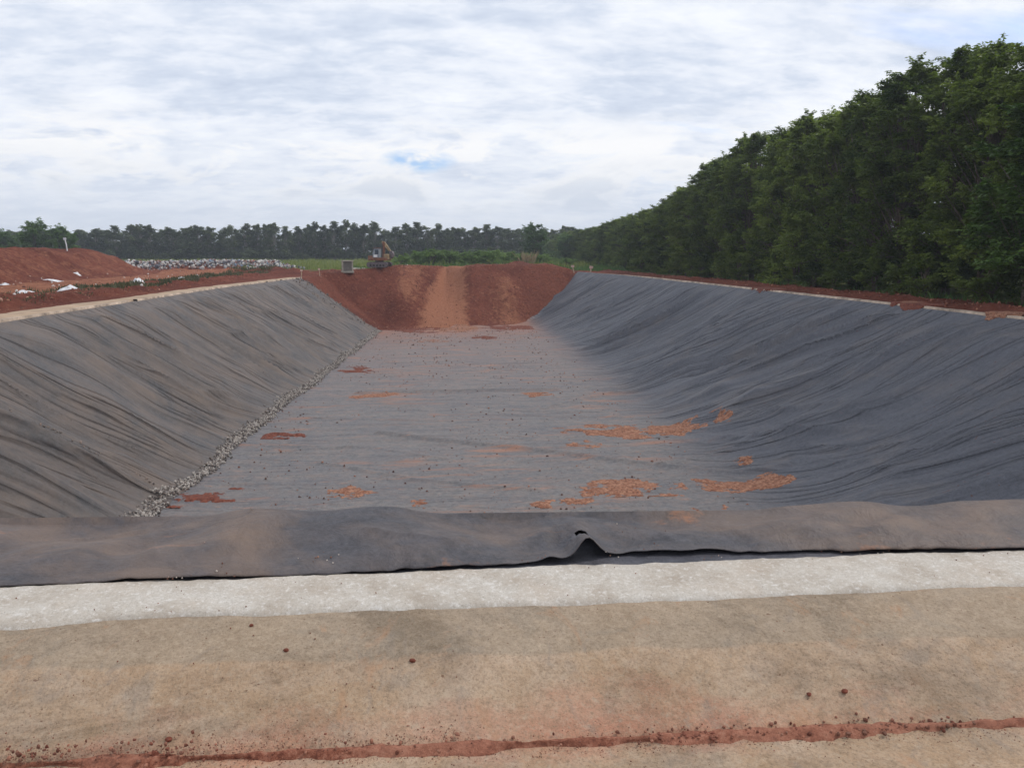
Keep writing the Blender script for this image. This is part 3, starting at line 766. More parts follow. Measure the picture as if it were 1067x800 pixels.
strip('concrete_kerb', lambda y: rimL(y) - 2.05 + .012 * (y - 30), lambda y: rimL(y) - .05, 6.9, 79, .41, CURB,
      'wide sandy concrete strip between the red bank and the brown grey liner', 'kerb', .8, 140)
strip('concrete_edging', lambda y: rimL(y) - .22, lambda y: rimL(y) - .02, 6.9, 78.5, .455, CURBW,
      'narrow whitish edging where the sandy strip meets the brown grey liner', 'edging', .14, 150, .2, .28)
strip('concrete_kerb', lambda y: rimR(y) + .02, lambda y: rimR(y) + .34, 6.9, 98, .44, CURBW,
      'thin pale concrete kerb along the red soil under the tall trees', 'kerb', .2, 160)

# soil spilled over the right kerb
for i, (px, py, ry, lab) in enumerate([(965, 318, 1.8, 'long red soil spill lying over the thin pale kerb'), (1052, 328, 1.1, 'soil spill over the nearest visible end of the pale kerb'), (922, 317, .7, 'small soil spill hanging over the pale kerb onto the cloth'), (790, 302, 2.6, 'drawn out red soil spill far along the pale kerb')]):
    x, y = unp(px, py, .4); nx, ny = 46, 90
    A, B = np.meshgrid(np.linspace(-1, 1, nx), np.linspace(-1, 1, ny), indexing='ij')
    yy_ = y + B * ry * .9; xx_ = rimR(yy_) + .45 + A * .68
    val = .45 - .7 * B * B - .5 * np.clip(-A, 0, 1) ** 2 - .2 * (A < 0) * (-A) + 1.5 * (fbm(xx_ / .5, yy_ / .6, 400 + i, 5) - .5)
    bs = np.where(xx_ > rimR(yy_) + .0, .455, LS(xx_, yy_) + .01)
    z_ = np.where(val > 0, bs + .015 + .09 * np.clip(val, 0, .6), bs - .06)
    f = val > 0; keep = big_pieces(f[:-1, :-1] | f[1:, :-1] | f[:-1, 1:] | f[1:, 1:], 4)
    o = mesh_obj('soil_spill', *compact(np.stack([xx_, yy_, z_], -1).reshape(-1, 3), grid_faces(nx, ny, keep)), PATCH_O if i in (1, 2) else PATCH_R); tag(o, lab, 'soil spill')

# ------------------------------------------------------------------ rubbish
def m_trash():
    t = NT('rubbish'); a = t.attr('tone')
    t.col(t.ramp(a, [(0., (.46, .43, .40)), (.22, (.26, .26, .27)), (.42, (.10, .095, .11)), (.60, (.60, .57, .53)), (.70, (.22, .28, .36)), (.74, (.36, .27, .24)), (.82, (.16, .075, .055)), (.95, (.35, .14, .11))], 'CONSTANT')); t.rough(.6); return t.m
TR = m_trash()
pts = []; sz = []
for i in range(3600):
    t = random.random(); x = -44 + 20.5 * t; y = 106.5 + 17.2 * t
    a = random.gauss(0, 1.6); b = random.gauss(0, 2.0); x += a; y += b
    pts.append((x, y, float(ground_z(np.array(x), np.array(y))) + random.uniform(0, .45))); sz.append(random.choice([.07, .09, .11, .14, .18, .24]) * random.uniform(.8, 1.2))
stones('rubbish_heap', pts, sz, TR, 'long low bank of mixed white and grey rubbish beyond the spoil mound', 'rubbish')
pts = []; sz = []
for i in range(420):
    x = random.uniform(-33, -18); y = random.uniform(30, 104); pts.append((x, y, float(ground_z(np.array(x), np.array(y))) + .02)); sz.append(random.uniform(.03, .11))
stones('litter', pts, sz, m_stones('litter_mix', [(0., (.2, .07, .045)), (.5, (.42, .2, .12)), (.8, (.62, .58, .55))]), 'scattered stones and scraps over the orange flat ground', 'litter')
PLAST = simple('white_plastic', (.66, .65, .66), .5, .2, 4)
def bag(px, py, wx, h, lab, seed):
    z = .4; x, y = unp(px, py, z)
    n1, n2 = 26, 18
    A, B = np.meshgrid(np.linspace(-1, 1, n1), np.linspace(-1, 1, n2), indexing='ij')
    X = x + A * wx / 2 * (1 + .4 * (vn(A * 2 + seed, B * 2, 190) - .5)); Y = y + B * wx * .45
    h *= .42
    Z = ground_z(X, Y) + .02 + h * np.clip(1 - A * A - B * B * .8, -.15, 1) * (.4 + 1.2 * vn(A * 2.4 + seed, B * 2.2, 191)) + .1 * h * ridge(A * 5, B * 5 + seed, 192)
    o = mesh_obj('plastic_sheet', np.stack([X, Y, Z], -1).reshape(-1, 3), grid_faces(n1, n2), PLAST, smooth=False)
    tag(o, lab, 'plastic sheet', 'plastic scraps lying on the orange ground')
for a in [(70, 305, 1.2, .6, 'largest crumpled white plastic sheet with a raised peak', 1), (24, 307, 1.4, .35, 'flat wide white plastic sheet nearest the open end of the strip', 2),
          (144, 298, .9, .6, 'rounded white plastic bundle at the start of the weeds', 3), (190, 293, .8, .35, 'flat white plastic scrap beside the dark weeds', 4),
          (203, 291, .9, .6, 'bright humped white plastic scrap beyond the dark weeds', 5), (55, 293, 1.3, .2, 'thin pale plastic strip close to the foot of the spoil mound', 6),
          (81, 290, .6, .35, 'small white scrap at the foot of the spoil mound', 7), (100, 301, .9, .15, 'pinkish flat scrap between two white bundles', 8), (3, 297, .9, .3, 'grey white scrap under the near end of the spoil mound', 9)]:
    bag(*a)

# white leaning post behind the mound
x, y = unp(95, 268, 2.0); x, y = -37.5, 88.
zb = float(ground_z(np.array(x), np.array(y)))
px_, py_ = (-37.3, 86.0)
o = MB().tube([(0, 0, -.2), (-.05, 0, .6), (-.14, 0, 1.15)], [.07, .06, .06], 8).box((-.15, 0, 1.2), (.28, .05, .22)).build('marker_post', simple('white_paint', (.7, .7, .7), .5), smooth=False)
o.location = (px_, py_, float(ground_z(np.array(px_), np.array(py_)))); tag(o, 'small white leaning post on top of the spoil mound', 'marker post')

# ------------------------------------------------------------------ concrete chamber, rim markers, white blocks
CONC_G = simple('chamber_concrete', (.40, .36, .30), .9, .2, 3); CONC_D = simple('chamber_dark', (.17, .155, .135), .9, .2, 3)
CHS = .88
ch = empty('inspection_chamber', (-9.75, 90.0, float(ground_z(np.array(-9.75), np.array(90.))) - .05), .15)
ch.scale = (CHS, CHS, CHS)
tag(ch, 'square pale concrete inspection chamber on the bank beside the excavator', 'chamber')
MB().box((0, 0, .06), (1.55, 1.5, .22)).build('base', CONC_G, ch, bevel=.02)
MB().box((0, 0, .75), (1.16, 1.16, 1.16)).build('wall', CONC_D, ch, bevel=.01)
for sx in (-1, 1):
    for sy in (-1, 1):
        MB().box((sx * .6, sy * .6, .75), (.16, .16, 1.14)).build('pillar', CONC_G, ch, bevel=.01)
MB().box((0, 0, 1.41), (1.46, 1.46, .15)).build('lid', CONC_G, ch, bevel=.02)

STAKE = simple('stake_wood', (.45, .33, .24), .8, .2, 6)
def stake(x, y, h, r, lean, lab, mat=STAKE):
    r_ = empty('survey_stake', (x, y, float(ground_z(np.array(x), np.array(y))) - .05)); tag(r_, lab, 'stake')
    MB().tube([(0, 0, 0), (lean * .5, 0, h * .5), (lean, .02, h)], [r, r * .95, r * .7], 7).build('post', mat, r_)
    MB().box((lean, 0, h), (r * 4.2, r * 2, r * 3.2), jit=r * .4).build('flag', simple('flag_cloth', (.62, .42, .36), .7), r_)
stake(-12.9, 78.7, .75, .05, .04, 'short pale stake at the far end of the brown grey liner rim')
stake(-12.2, 86.0, .7, .05, -.05, 'short stake on the red bank behind the liner end')
stake(17.1, 99.3, .85, .08, -.2, 'pinkish leaning stake at the far end of the pale kerb, nearer the bank')
stake(18.6, 96.5, .75, .10, .12, 'whiter stake at the far end of the pale kerb, nearer the trees')
WB = simple('white_block', (.58, .54, .47), .85, .2, 2)
import bmesh as _bm
for i, px in enumerate([366, 371, 376, 381, 413, 417, 421, 425, 430, 436, 443, 449, 456, 462]):
    x, y = unp(px + random.uniform(-1, 1), 278.4, .52); y = 104.5 + random.uniform(-.6, .6); x = (px - 455) / 831. * y
    o = MB().box((0, 0, .13), (random.uniform(.35, .62), .3, random.uniform(.2, .34)), jit=.05, taper=.85).build('white_stone', WB, bevel=.04)
    o.location = (x, y, 1.0 if False else float(ground_z(np.array(x), np.array(y))) + .02); o.rotation_euler.z = random.uniform(-.4, .4)
    tag(o, 'whitish stone in the row along the grass behind the excavator', 'stone', 'row of whitish stones behind the excavator')

# ------------------------------------------------------------------ excavator
YEL = simple('worn_orange_paint', (.22, .095, .055), .55, .35, 2.5); YEL2 = simple('worn_yellow_paint', (.33, .235, .13), .5, .25, 3)
TRK = simple('track_steel', (.16, .13, .135), .7, .4, 8); DARK = simple('dark_rubber', (.03, .025, .028), .6)
GREYC = simple('cab_grey', (.24, .27, .30), .5, .2, 4); WHT = simple('white_panel', (.8, .8, .8), .4, .1)
gl = NT('cab_glass'); gl.col((.03, .05, .075)); gl.rough(.12); gl.bsdf.inputs['Specular IOR Level'].default_value = .7; GLASS = gl.m
exx, exy = -6.45, 93.0
ez = float(np.max(ground_z(np.array([exx - 1, exx, exx + 1]), np.array([exy, exy, exy])))) - .02
EX = empty('excavator', (exx, exy, ez), math.radians(-14)); EX.scale = (.84, .84, .84); tag(EX, 'small worn orange crawler excavator with raised arm on the red bank', 'excavator')
def track(ys_):
    o = []
    for k in range(10): a = PI / 2 + PI * k / 9; o.append((-1.1 + .36 * math.cos(a), .37 + .36 * math.sin(a)))
    for k in range(10): a = -PI / 2 + PI * k / 9; o.append((1.1 + .36 * math.cos(a), .37 + .36 * math.sin(a)))
    tr_ = MB().prism(o, ys_ - .22, ys_ + .22).build('track', TRK, EX)
    m = MB()
    n_ = 34; L = 2 * 2.2 + 2 * PI * .36
    for k in range(n_):
        s_ = L * k / n_
        if s_ < 2.2: x_, z_, a_ = -1.1 + s_, .74, 0
        elif s_ < 2.2 + PI * .36: th = PI / 2 - (s_ - 2.2) / .36; x_, z_, a_ = 1.1 + .37 * math.cos(th), .37 + .37 * math.sin(th), -(PI / 2 - th)
        elif s_ < 4.4 + PI * .36: x_, z_, a_ = 1.1 - (s_ - 2.2 - PI * .36), .0, 0
        else: th = -PI / 2 - (s_ - 4.4 - PI * .36) / .36; x_, z_, a_ = -1.1 + .37 * math.cos(th), .37 + .37 * math.sin(th), -(PI / 2 - th)
        m.box((x_, ys_, z_), (.09, .48, .035), Matrix.Rotation(-a_, 3, 'Y'))
    m.build('track_shoes', DARK, tr_)
    for k in range(5):
        w_ = MB(); w_.tube([(-.9 + .45 * k, ys_ - .245, .27), (-.9 + .45 * k, ys_ + .245, .27)], [.15, .15], 12); w_.build('roller', DARK, tr_)
track(-.85); track(.85)
MB().box((0, 0, .5), (1.3, 1.4, .3)).box((0, 0, .8), (.9, .9, .2)).build('undercarriage', TRK, EX, bevel=.02)
bd = MB().box((0, 0, 1.1), (2.6, 1.9, .42)).build('body', YEL, EX, bevel=.04)
MB().box((-.95, .0, 1.38), (.75, 1.8, .35)).build('engine_hood', simple('rust_brown', (.22, .10, .06), .7, .3), bd, bevel=.05)
MB().box((1.15, .05, 1.38), (.65, 1.7, .8)).build('counterweight', YEL2, EX, bevel=.12)
cab = MB().prism([(-.62, 1.3), (.32, 1.3), (.32, 2.5), (-.42, 2.5), (-.62, 2.0)], -.95, -.1).build('cab', GREYC, EX, bevel=.03)
MB().box((-.05, -.955, 2.05), (.46, .02, .62)).build('window', GLASS, cab)
MB().prism([(-.635, 1.45), (-.625, 1.45), (-.625, 2.0), (-.43, 2.45), (-.445, 2.47), (-.637, 2.02)], -.85, -.2).build('windscreen', GLASS, cab)
MB().box((-.1, -.52, 2.55), (1.0, .95, .07)).build('cab_roof', YEL, cab, bevel=.02)
MB().box((-.22, -.975, 1.52), (.52, .04, .34)).build('white_panel', WHT, cab, bevel=.02)
MB().tube([(.9, .4, 1.7), (.9, .4, 2.15)], [.05, .05], 8).build('exhaust_pipe', DARK, EX)
bm_ = MB().prism([(.3, 1.35), (.55, 1.35), (.78, 2.4), (.72, 3.35), (.5, 3.42), (.42, 3.3), (.5, 2.45)], .12, .42).build('boom', YEL, EX, bevel=.03)
MB().tube([(.1, .27, 1.5), (.5, .27, 2.7)], [.07, .05], 8).build('boom_cylinder', TRK, bm_)
st_ = MB().prism([(.3, 3.5), (.75, 3.45), (1.62, 2.15), (1.5, 2.02), (1.35, 2.1), (.35, 3.25)], .15, .39).build('stick', YEL2, EX, bevel=.02)
MB().prism([(1.35, 2.2), (1.75, 2.2), (1.98, 1.8), (1.85, 1.35), (1.5, 1.2), (1.62, 1.6), (1.45, 1.9)], -.1, .64).build('bucket', TRK, EX, bevel=.02)

# ------------------------------------------------------------------ vegetation
def leaves(centres, radii, n_each, size, droop=.4, asp=.4, zsq=.5):
    m = len(centres); c = np.repeat(np.asarray(centres), n_each, 0); r = np.repeat(np.asarray(radii), n_each)
    N = len(c)
    d = RS.randn(N, 3); d /= np.linalg.norm(d, axis=1)[:, None]
    rad = RS.rand(N) ** .45
    p = c + d * (r * rad)[:, None] * np.array([1, 1, zsq])
    a = RS.rand(N) * 2 * PI
    u = np.stack([np.cos(a), np.sin(a), -droop * RS.rand(N) + .25 * RS.randn(N)], 1); u /= np.linalg.norm(u, axis=1)[:, None]
    nrm = np.stack([RS.randn(N) * .6, RS.randn(N) * .6, np.ones(N)], 1)
    w = np.cross(u, nrm); w /= np.linalg.norm(w, axis=1)[:, None] + 1e-9
    s = size * (.6 + .8 * RS.rand(N))
    u = u * s[:, None]; w = w * (s * asp)[:, None]
    v = np.stack([p, p + u * .5 + w * .5, p + u, p + u * .5 - w * .5], 1)
    f = np.arange(N * 4).reshape(N, 4)
    return v.reshape(-1, 3), f

def make_tree(h, rad, nb, n_each, leaf, size, low, leaf_m, bark_m, stems=3, crown_r=1.0, power=.6, name='tree', zsq=.5, tr=.10, twigs=3):
    t = empty(name)
    m = MB(); cen = []; rr = []
    tops = []
    for s in range(stems):
        a = 2 * PI * s / stems + random.uniform(-.4, .4); k = rad * random.uniform(.12, .4) if stems > 1 else rad * .08
        hh = h * random.uniform(.72, .9)
        P = [(0 + .12 * math.cos(a) * (stems > 1), .12 * math.sin(a) * (stems > 1), -.3)]
        for j in range(1, 6):
            f = j / 5; P.append((math.cos(a) * k * f ** 1.3 + random.uniform(-.12, .12), math.sin(a) * k * f ** 1.3 + random.uniform(-.12, .12), hh * f))
        m.tube(P, [tr * h / 8 * (1 - .8 * j / 5) + .015 for j in range(6)], 6); tops.append(P)
    for i in range(nb):
        f = random.random() ** .85
        z = low * h + (1 - low) * h * f
        env = rad * (math.sin(PI * min(1, (.12 + .88 * (1 - f)) ** power * .98)) ** .6 if False else (1 - f ** 4.5) ** .6 * (.78 + .22 * math.sin(f * 9 + i)))
        a = random.uniform(0, 2 * PI); q = env * (random.random() ** .45)
        c = (math.cos(a) * q, math.sin(a) * q, z + random.uniform(-.3, .3))
        cr = crown_r * random.uniform(.55, 1.15) * (1 - .35 * f)
        cen.append(c); rr.append(cr)
        P = random.choice(tops); j = max(1, min(4, int(z / h * 5) - 1)); b = Vector(P[j])
        if b.z < c[2] + .6:
            mid = (b + Vector(c)) / 2 + Vector((0, 0, random.uniform(-.1, .35)))
            m.tube([b, mid, c], [tr * .42, tr * .26, tr * .1], 4, False)
    tk = m.build('trunk', bark_m, t, True)
    v, f = leaves(cen, rr, n_each, size, zsq=zsq)
    # arching twigs that break the outline
    k = []
    for c_, cr in zip(cen, rr):
        o_ = Vector((c_[0], c_[1], 0)); o_ = o_.normalized() if o_.length > .1 else Vector((1, 0, 0))
        for _ in range(twigs):
            d_ = (o_ * random.uniform(-.2, 1) + Vector((random.uniform(-.6, .6), random.uniform(-.6, .6), random.uniform(-.1, 1.0)))).normalized()
            L_ = cr * random.uniform(.9, 1.7); bend = random.uniform(.1, .6)
            for q_ in range(9):
                f_ = .35 + .65 * q_ / 8; pt = Vector(c_) + d_ * (L_ * f_) - Vector((0, 0, bend * f_ * f_ * cr * .6)); k.append(tuple(pt))
    v2, f2 = leaves(k, [.13 * crown_r] * len(k), 4, size * .85)
    mesh_obj('crown', np.concatenate([v, v2]), np.concatenate([f, f2 + len(v)]), leaf_m, t, smooth=False)
    return t

def place(proto, first, x, y, s, sz, rz, z=None, label=None, group=None, cat='tree'):
    o = proto if not first.get(proto.name) else copy_tree(proto)
    first[proto.name] = True
    o.location = (x, y, float(ground_z(np.array(x), np.array(y))) - .05 if z is None else z); o.scale = (s, s, sz); o.rotation_euler = (0, 0, rz)
    tag(o, label, cat, group); return o
used = {}
near = [make_tree(11.0, 3.6, 165, 125, None, .24, .03, LEAF_N, BARK, 3, .82, zsq=.55, twigs=5) for _ in range(4)]
TN = 'dark green leafy tree in the tall dense row along the red strip'
GN = 'tall tree row beside the pit'
y = 16.0; i = 0
while y < 235:
    pr = near[i % 4]
    x = 28.2 + random.uniform(-.5, .5) + .0 * y
    Hh = np.interp(y, [16, 32, 40, 50, 60, 72, 84, 95, 120, 160, 235], [14.2, 13.5, 13.0, 12.8, 12.9, 12.5, 11.0, 8.8, 8.2, 7.6, 7.4]) * random.uniform(.95, 1.03)
    x += float(np.interp(y, [16, 80, 120, 235], [0, 0, 1.5, 5]))
    place(pr, used, x, y, random.uniform(.92, 1.1), Hh / 11.3, random.uniform(0, 6.28), label=TN, group=GN)
    y += random.uniform(3.0, 3.8) if y < 110 else random.uniform(4.5, 6.5); i += 1
y = 14.0
while y < 150:
    pr = near[random.randrange(4)]
    Hh = np.interp(y, [16, 32, 40, 50, 60, 72, 84, 95, 120, 160], [12.8, 12.2, 11.9, 12.2, 12.5, 12.2, 10.8, 8.6, 8.0, 7.4]) * random.uniform(.95, 1.1)
    place(pr, used, 33.6 + random.uniform(-.9, .9), y, 1.05, Hh / 11.3, random.uniform(0, 6.28), label=TN, group=GN)
    y += random.uniform(6.0, 8.6)
br = make_tree(8.6, 2.9, 95, 170, None, .28, .1, LEAF_B, BARK, 2, .9)
place(br, used, 25.8, 33.0, 1, 1, 0, label='fresher bright green tree standing out in front of the dark row', group=None)

# low scrub along the base of the row
scr = make_tree(1.7, 1.1, 22, 90, None, .18, .02, LEAF_N, BARK, 3, .5, name='bush')
for i in range(34):
    yb = 22 + i * 3.4 + random.uniform(-1, 1)
    place(scr, used, 25.9 + random.uniform(-.5, .4) + .03 * max(0, yb - 80), yb, random.uniform(.8, 1.3), random.uniform(.7, 1.4), random.uniform(0, 6), label='low dark bush at the foot of the tall tree row', group='low bushes under the tree row', cat='bush')

# far tree line
far = [make_tree(9.6, 2.9, 62, 50, None, .5, .06, LEAF_F, PALE_BARK, 1, 1.0, tr=.16, zsq=.75, twigs=2) for _ in range(5)]
TF = 'dark slender tree in the distant line along the horizon'; GF = 'distant tree line'
x = -175.
while x < 52:
    yb = 232 + random.uniform(-4, 4)
    px = 455 + 831 * x / yb
    hh = np.interp(px, [-200, 0, 130, 150, 300, 370, 380, 450, 560], [8.2, 8.4, 9.0, 9.6, 10.0, 10.8, 10.2, 10.2, 9.6]) * random.uniform(.93, 1.07)
    place(far[random.randrange(5)], used, x, yb, random.uniform(.85, 1.2), hh / 9.8, random.uniform(0, 6), label=TF, group=GF)
    x += random.uniform(2.2, 3.4)
x = -178.
while x < 52:
    place(far[random.randrange(5)], used, x, 243 + random.uniform(-3, 3), random.uniform(1.15, 1.5), random.uniform(.88, .98), random.uniform(0, 6), label=TF, group=GF)
    x += random.uniform(3.4, 5.0)
# under-storey that closes the far line
und = make_tree(3.4, 2.4, 24, 60, None, .5, .0, LEAF_F, BARK, 2, 1.0, name='bush')
x = -172.
while x < 48:
    place(und, used, x, 228 + random.uniform(-2, 2), random.uniform(.9, 1.4), random.uniform(.7, 1.15), random.uniform(0, 6), label='dark bush filling the foot of the distant tree line', group='undergrowth of the distant tree line', cat='bush')
    x += random.uniform(3.6, 5.2)
# greener broad trees at the far left and one at the meeting of the rows
gr = [make_tree(6.6, 3.3, 60, 110, None, .36, .05, LEAF_G, BARK, 2, 1.2) for _ in range(2)]
for (px, Y_, h, s, lab) in [(66, 150, 8.3, 1.25, 'broad fresh green tree directly behind the spoil mound top'), (90, 152, 7.4, 1.0, 'fresh green tree between the broadest one and the white leaning post'), (38, 155, 6.6, .9, 'smaller green tree next to the broadest green one'), (12, 150, 7.0, 1.0, 'green tree at the outer end of the green group behind the mound'), (-18, 150, 7.0, 1.1, 'green tree beyond the outer end of the mound'),
                       (558, 168, 8.6, 1.15, 'rounded green tree where the distant line meets the tall row'), (590, 180, 7.0, 1.1, 'green tree just beside the rounded one at the meeting of the rows'), (615, 172, 7.4, 1.1, 'green tree leading from the rounded one to the tall row')]:
    place(gr[random.randrange(2)], used, (px - 455) / 831. * Y_, Y_, s, h / 6.8, random.uniform(0, 6), label=lab, group=None)
# green thicket behind the ramp
th = make_tree(2.3, 2.6, 46, 130, None, .22, .0, LEAF_T, BARK, 3, .8, name='bush')
for (px, Y_, h, s) in [(420, 122, 1.9, .8), (436, 124, 2.5, 1.0), (452, 122, 2.8, 1.0), (468, 123, 2.6, 1.0), (484, 124, 2.1, .9), (498, 124, 2.6, 1.1), (514, 122, 2.6, 1.0), (530, 124, 2.4, 1.0), (546, 126, 2.1, 1.0), (566, 126, 2.0, .9), (590, 128, 1.7, .9)]:
    place(th, used, (px - 455) / 831. * Y_, Y_, s, h / 2.4, random.uniform(0, 6), label='fresh green bush in the thicket behind the end of the pit', group='green thicket behind the pit', cat='bush')

def grass_patch(name, n, xr, yr, h, wdt, mat, lab, cat, cond=None, zfun=None):
    x = RS.uniform(*xr, n); y = RS.uniform(*yr, n)
    if cond is not None: k = cond(x, y); x, y = x[k], y[k]
    n = len(x); z = ground_z(x, y) - .03; a = RS.rand(n) * PI; hh = h * (.45 + .9 * RS.rand(n)) * (.6 + .8 * vn(x / 3, y / 3, 300))
    dx = np.cos(a) * wdt; dy = np.sin(a) * wdt; lx = RS.randn(n) * .25 * hh; ly = RS.randn(n) * .25 * hh
    v = np.stack([np.stack([x - dx, y - dy, z], 1), np.stack([x + dx, y + dy, z], 1), np.stack([x + dx * .5 + lx * .5, y + dy * .5 + ly * .5, z + hh * .65], 1), np.stack([x + lx, y + ly, z + hh], 1)], 1)
    o = mesh_obj(name, v.reshape(-1, 3), np.arange(n * 4).reshape(n, 4), mat, smooth=False)
    tag(o, lab, cat, kind='stuff'); return o
grass_patch('grass', 42000, (-95, 24), (112, 205), .95, .10, GRASSM, 'pale yellow green grass field before the distant trees', 'grass',
            lambda x, y: (y > 118 + .0 * x) & (y > np.interp(x, [-95, -60, -45, -24, -12, 30], [118, 118, 116, 130, 112, 112])))
grass_patch('weeds', 9000, (-12, 25), (103, 120), .55, .05, GRASSG, 'green weeds growing behind the end bank of the pit', 'weeds', lambda x, y: vn(x / 2.5, y / 2.5, 301) > .38)
grass_patch('verge_grass', 6000, (24.6, 27.5), (24, 130), .35, .03, GRASSG, 'low weeds at the foot of the tall tree row', 'weeds', lambda x, y: vn(x / .8, y / 1.5, 302) > .62)
WD = m_leaf('weed_dull', (.05, .055, .025), (.12, .115, .06), .2, .1)
grass_patch('bank_weeds', 9000, (-23.5, -18.5), (48, 104), .26, .06, WD, 'dull olive weeds on the soil row beyond the sandy strip', 'weeds', lambda x, y: vn(x / 1.4, y / 3, 303) > .40)
grass_patch('low_weeds', 3600, (-23.5, -18.2), (26, 50), .13, .035, WD, 'sparse low weeds on the red bank beside the sandy strip', 'weeds', lambda x, y: vn(x / .8, y / 2, 304) > .5)
grass_patch('dry_reeds', 220, (13.2, 14.4), (121, 123), 1.9, .05, simple('dry_reed', (.32, .24, .14), .9), 'tan dry reeds rising from the green thicket', 'reeds')

# clods over the far slope and banks
pts = []; sz = []
for i in range(5200):
    x = random.uniform(-13, 19); y = random.uniform(82, 103)
    if y < float(end_y(x)) - 1.2: continue
    if abs(x - 1.3) < 2.2 and random.random() < .7: continue
    pts.append((x, y, float(ground_z(np.array(x), np.array(y))) + .01)); sz.append(abs(random.gauss(0, .035)) + .02)
for i in range(2600):
    x = random.choice([random.uniform(-22.5, -17.2), random.uniform(21, 26)]); y = random.uniform(20, 110)
    pts.append((x, y, float(ground_z(np.array(x), np.array(y))) + .01)); sz.append(random.uniform(.02, .08))
stones('soil_lumps', pts, sz, m_stones('lump_mix', [(0., (.10, .03, .02)), (.35, (.19, .058, .035)), (.7, (.27, .095, .055)), (.92, (.40, .19, .12))]), 'loose lumps of red earth on the end slope and the banks', 'soil lumps')

# ------------------------------------------------------------------ sky, sun, haze
sc = bpy.context.scene
w = bpy.data.worlds.new('World'); sc.world = w; w.use_nodes = True
nt = w.node_tree; nt.nodes.clear()
class WT(NT):
    def __init__(s, t): s.t = t
t = WT(nt)
co = t.n('ShaderNodeTexCoord').outputs['Generated']; t.co = co
SUN_EL, SUN_ROT = math.radians(48), math.radians(76)
sky = t.n('ShaderNodeTexSky', sky_type='NISHITA'); sky.sun_disc = False; sky.sun_elevation = SUN_EL; sky.sun_rotation = SUN_ROT
b1 = t.n('ShaderNodeBackground'); t.l(t.mix(1, sky.outputs[0], (.85, .92, 1.15), 'MULTIPLY'), b1.inputs[0]); b1.inputs[1].default_value = .15
sep = t.n('ShaderNodeSeparateXYZ'); t.l(co, sep.inputs[0])
zc = t.math('MAXIMUM', sep.outputs[2], 0.0); den = t.math('ADD', zc, .24)
cmb = t.n('ShaderNodeCombineXYZ'); t.l(t.math('DIVIDE', sep.outputs[0], den), cmb.inputs[0]); t.l(t.math('DIVIDE', sep.outputs[1], den), cmb.inputs[1])
P = cmb.outputs[0]
nA = t.noise(1.3, 8, .62, src=t.map((1.3, 1.9, 1), (0, 0, .22), P), dist=.15)
nB = t.noise(4.2, 7, .62, src=t.map((1.5, 2.5, 1), (0, 0, -.12), P), dist=.2)
nC = t.noise(.5, 3, .5, src=P)
f = t.math('ADD', t.math('MULTIPLY', nA, .5), t.math('ADD', t.math('MULTIPLY', nB, .30), t.math('MULTIPLY', nC, .25)))
cl = t.ramp(f, [(.40, (.56, .63, .765)), (.475, (.665, .73, .85)), (.53, (.79, .835, .925)), (.60, (.90, .93, .98))])
# paler, flatter band low over the horizon, with a few cumulus heads
hz = t.ramp(zc, [(.0, 1.), (.05, .8), (.15, 0.)])
cl = t.mix(t.math('MULTIPLY', hz, .75), cl, (.69, .74, .83))
cn = t.noise(7, 6, .6, src=t.map((1, 1, 3.2)), dist=.3)
cband = t.ramp(zc, [(.05, 0.), (.085, 1.), (.13, 1.), (.17, 0.)])
cl = t.mix(t.math('MULTIPLY', cband, t.ramp(cn, [(.45, 0.), (.54, .95)])), cl, (.94, .945, .96))
cl = t.mix(t.math('MULTIPLY', t.ramp(zc, [(.04, 0.), (.06, 1.), (.08, 1.), (.12, 0.)]), t.ramp(cn, [(.48, 0.), (.6, .55)])), cl, (.53, .60, .72))
b2 = t.n('ShaderNodeBackground'); t.l(cl, b2.inputs[0]); b2.inputs[1].default_value = 1.07
# blue gaps between the layers
def dirv(px, py):
    u = (px - 533.5) / F_PX; v = (400 - py) / F_PX
    d = Vector((u, math.cos(PITCH) + v * math.sin(PITCH), -math.sin(PITCH) + v * math.cos(PITCH)))
    d = Vector((d.x * math.cos(YAW) + d.y * math.sin(YAW), -d.x * math.sin(YAW) + d.y * math.cos(YAW), d.z)); return d.normalized()
def gap(px, py, sx, sz_):
    d = dirv(px, py); mp = t.n('ShaderNodeVectorMath', operation='SUBTRACT'); t.l(co, mp.inputs[0]); mp.inputs[1].default_value = d
    m2 = t.n('ShaderNodeVectorMath', operation='MULTIPLY'); t.l(mp.outputs[0], m2.inputs[0]); m2.inputs[1].default_value = (1 / sx, 1 / sx, 1 / sz_)
    ln = t.n('ShaderNodeVectorMath', operation='LENGTH'); t.l(m2.outputs[0], ln.inputs[0])
    g = t.math('SUBTRACT', 1.0, ln.outputs['Value'], True)
    return t.math('MULTIPLY', g, t.ramp(t.noise(18, 4, .6, src=t.map((1, 1, 2.5))), [(.35, .0), (.55, 1.)]))
g1 = gap(436, 168, .05, .016)
st = t.noise(1.3, 5, .6, src=t.map((.5, 1.6, 1), (0, 0, .75), P), dist=.3)
east = t.ramp(sep.outputs[0], [(.15, 0.), (.35, 1.)])
g2 = t.math('MULTIPLY', east, t.ramp(st, [(.52, 0.), (.64, .6)]))
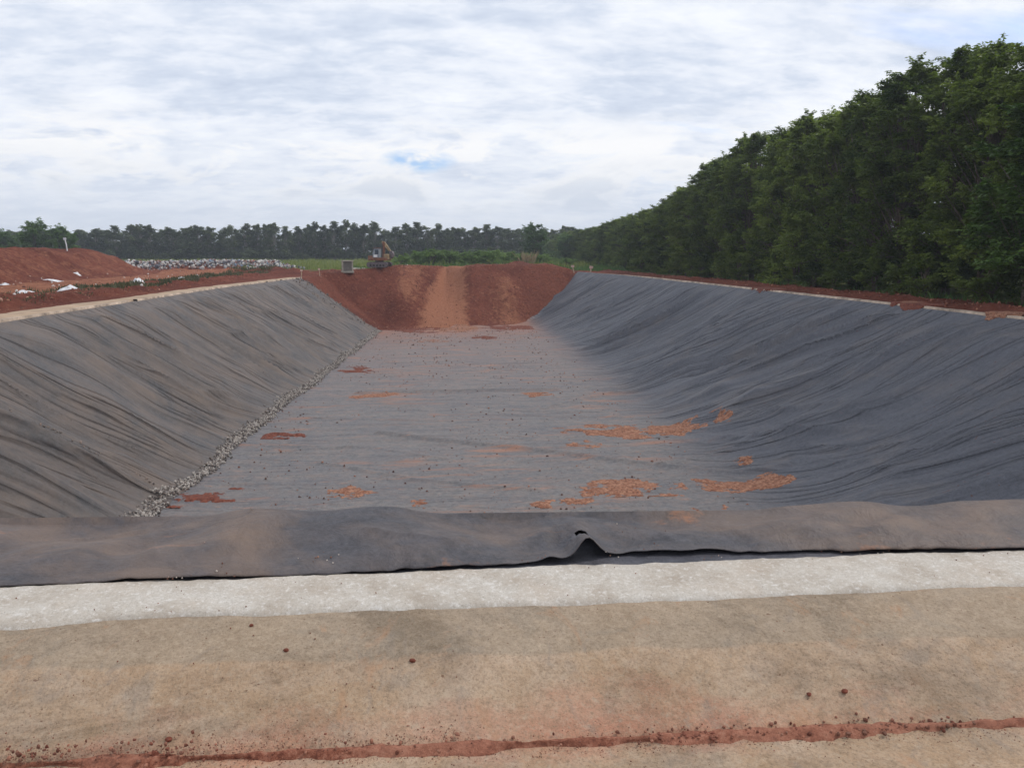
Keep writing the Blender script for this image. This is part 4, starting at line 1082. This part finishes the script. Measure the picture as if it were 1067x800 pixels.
gf = t.math('ADD', t.math('MULTIPLY', g1, 2.0), g2, True)
mx = t.n('ShaderNodeMixShader'); t.l(gf, mx.inputs[0]); t.l(b2.outputs[0], mx.inputs[1]); t.l(b1.outputs[0], mx.inputs[2])
wo = t.n('ShaderNodeOutputWorld'); t.l(mx.outputs[0], wo.inputs[0])

ld = bpy.data.lights.new('sun', 'SUN'); ld.energy = 1.9; ld.angle = math.radians(12); ld.color = (1, .95, .88)
lo = bpy.data.objects.new('sun', ld); C.objects.link(lo)
# Nishita rotation is measured clockwise from +Y
sd_ = Vector((math.sin(SUN_ROT) * math.cos(SUN_EL), math.cos(SUN_ROT) * math.cos(SUN_EL), math.sin(SUN_EL)))
lo.rotation_euler = (-sd_).to_track_quat('-Z', 'Y').to_euler()

HAZE = True
if HAZE:
    hb = MB().box((0, 700, 6), (2790.0 + 30, 2230.0, 32.)).build('haze', None)
    hm = bpy.data.materials.new('haze_air'); hm.use_nodes = True; hn = hm.node_tree; hn.nodes.clear()
    ho = hn.nodes.new('ShaderNodeOutputMaterial'); pv = hn.nodes.new('ShaderNodeVolumePrincipled')
    pv.inputs['Color'].default_value = (.80, .87, .97, 1); pv.inputs['Density'].default_value = .00055; pv.inputs['Anisotropy'].default_value = .2
    hn.links.new(pv.outputs[0], ho.inputs['Volume']); hb.data.materials.append(hm); tag(hb, kind='stuff')

cam = bpy.data.cameras.new('camera'); co_ = bpy.data.objects.new('camera', cam); C.objects.link(co_)
cam.sensor_width = 36; cam.lens = 36 * F_PX / 1067.; cam.clip_end = 5000; cam.clip_start = .05
co_.location = (0, 0, CAM_Z); co_.rotation_euler = (PI / 2 - PITCH, 0, -YAW)
sc.camera = co_
sc.view_settings.view_transform = 'Standard'; sc.view_settings.look = 'None'; sc.view_settings.exposure = 0; sc.view_settings.gamma = 1
sc.render.engine = 'CYCLES'; sc.cycles.max_bounces = 6; sc.cycles.transparent_max_bounces = 6; sc.cycles.volume_bounces = 0
sc.cycles.diffuse_bounces = 3; sc.cycles.use_denoising = True
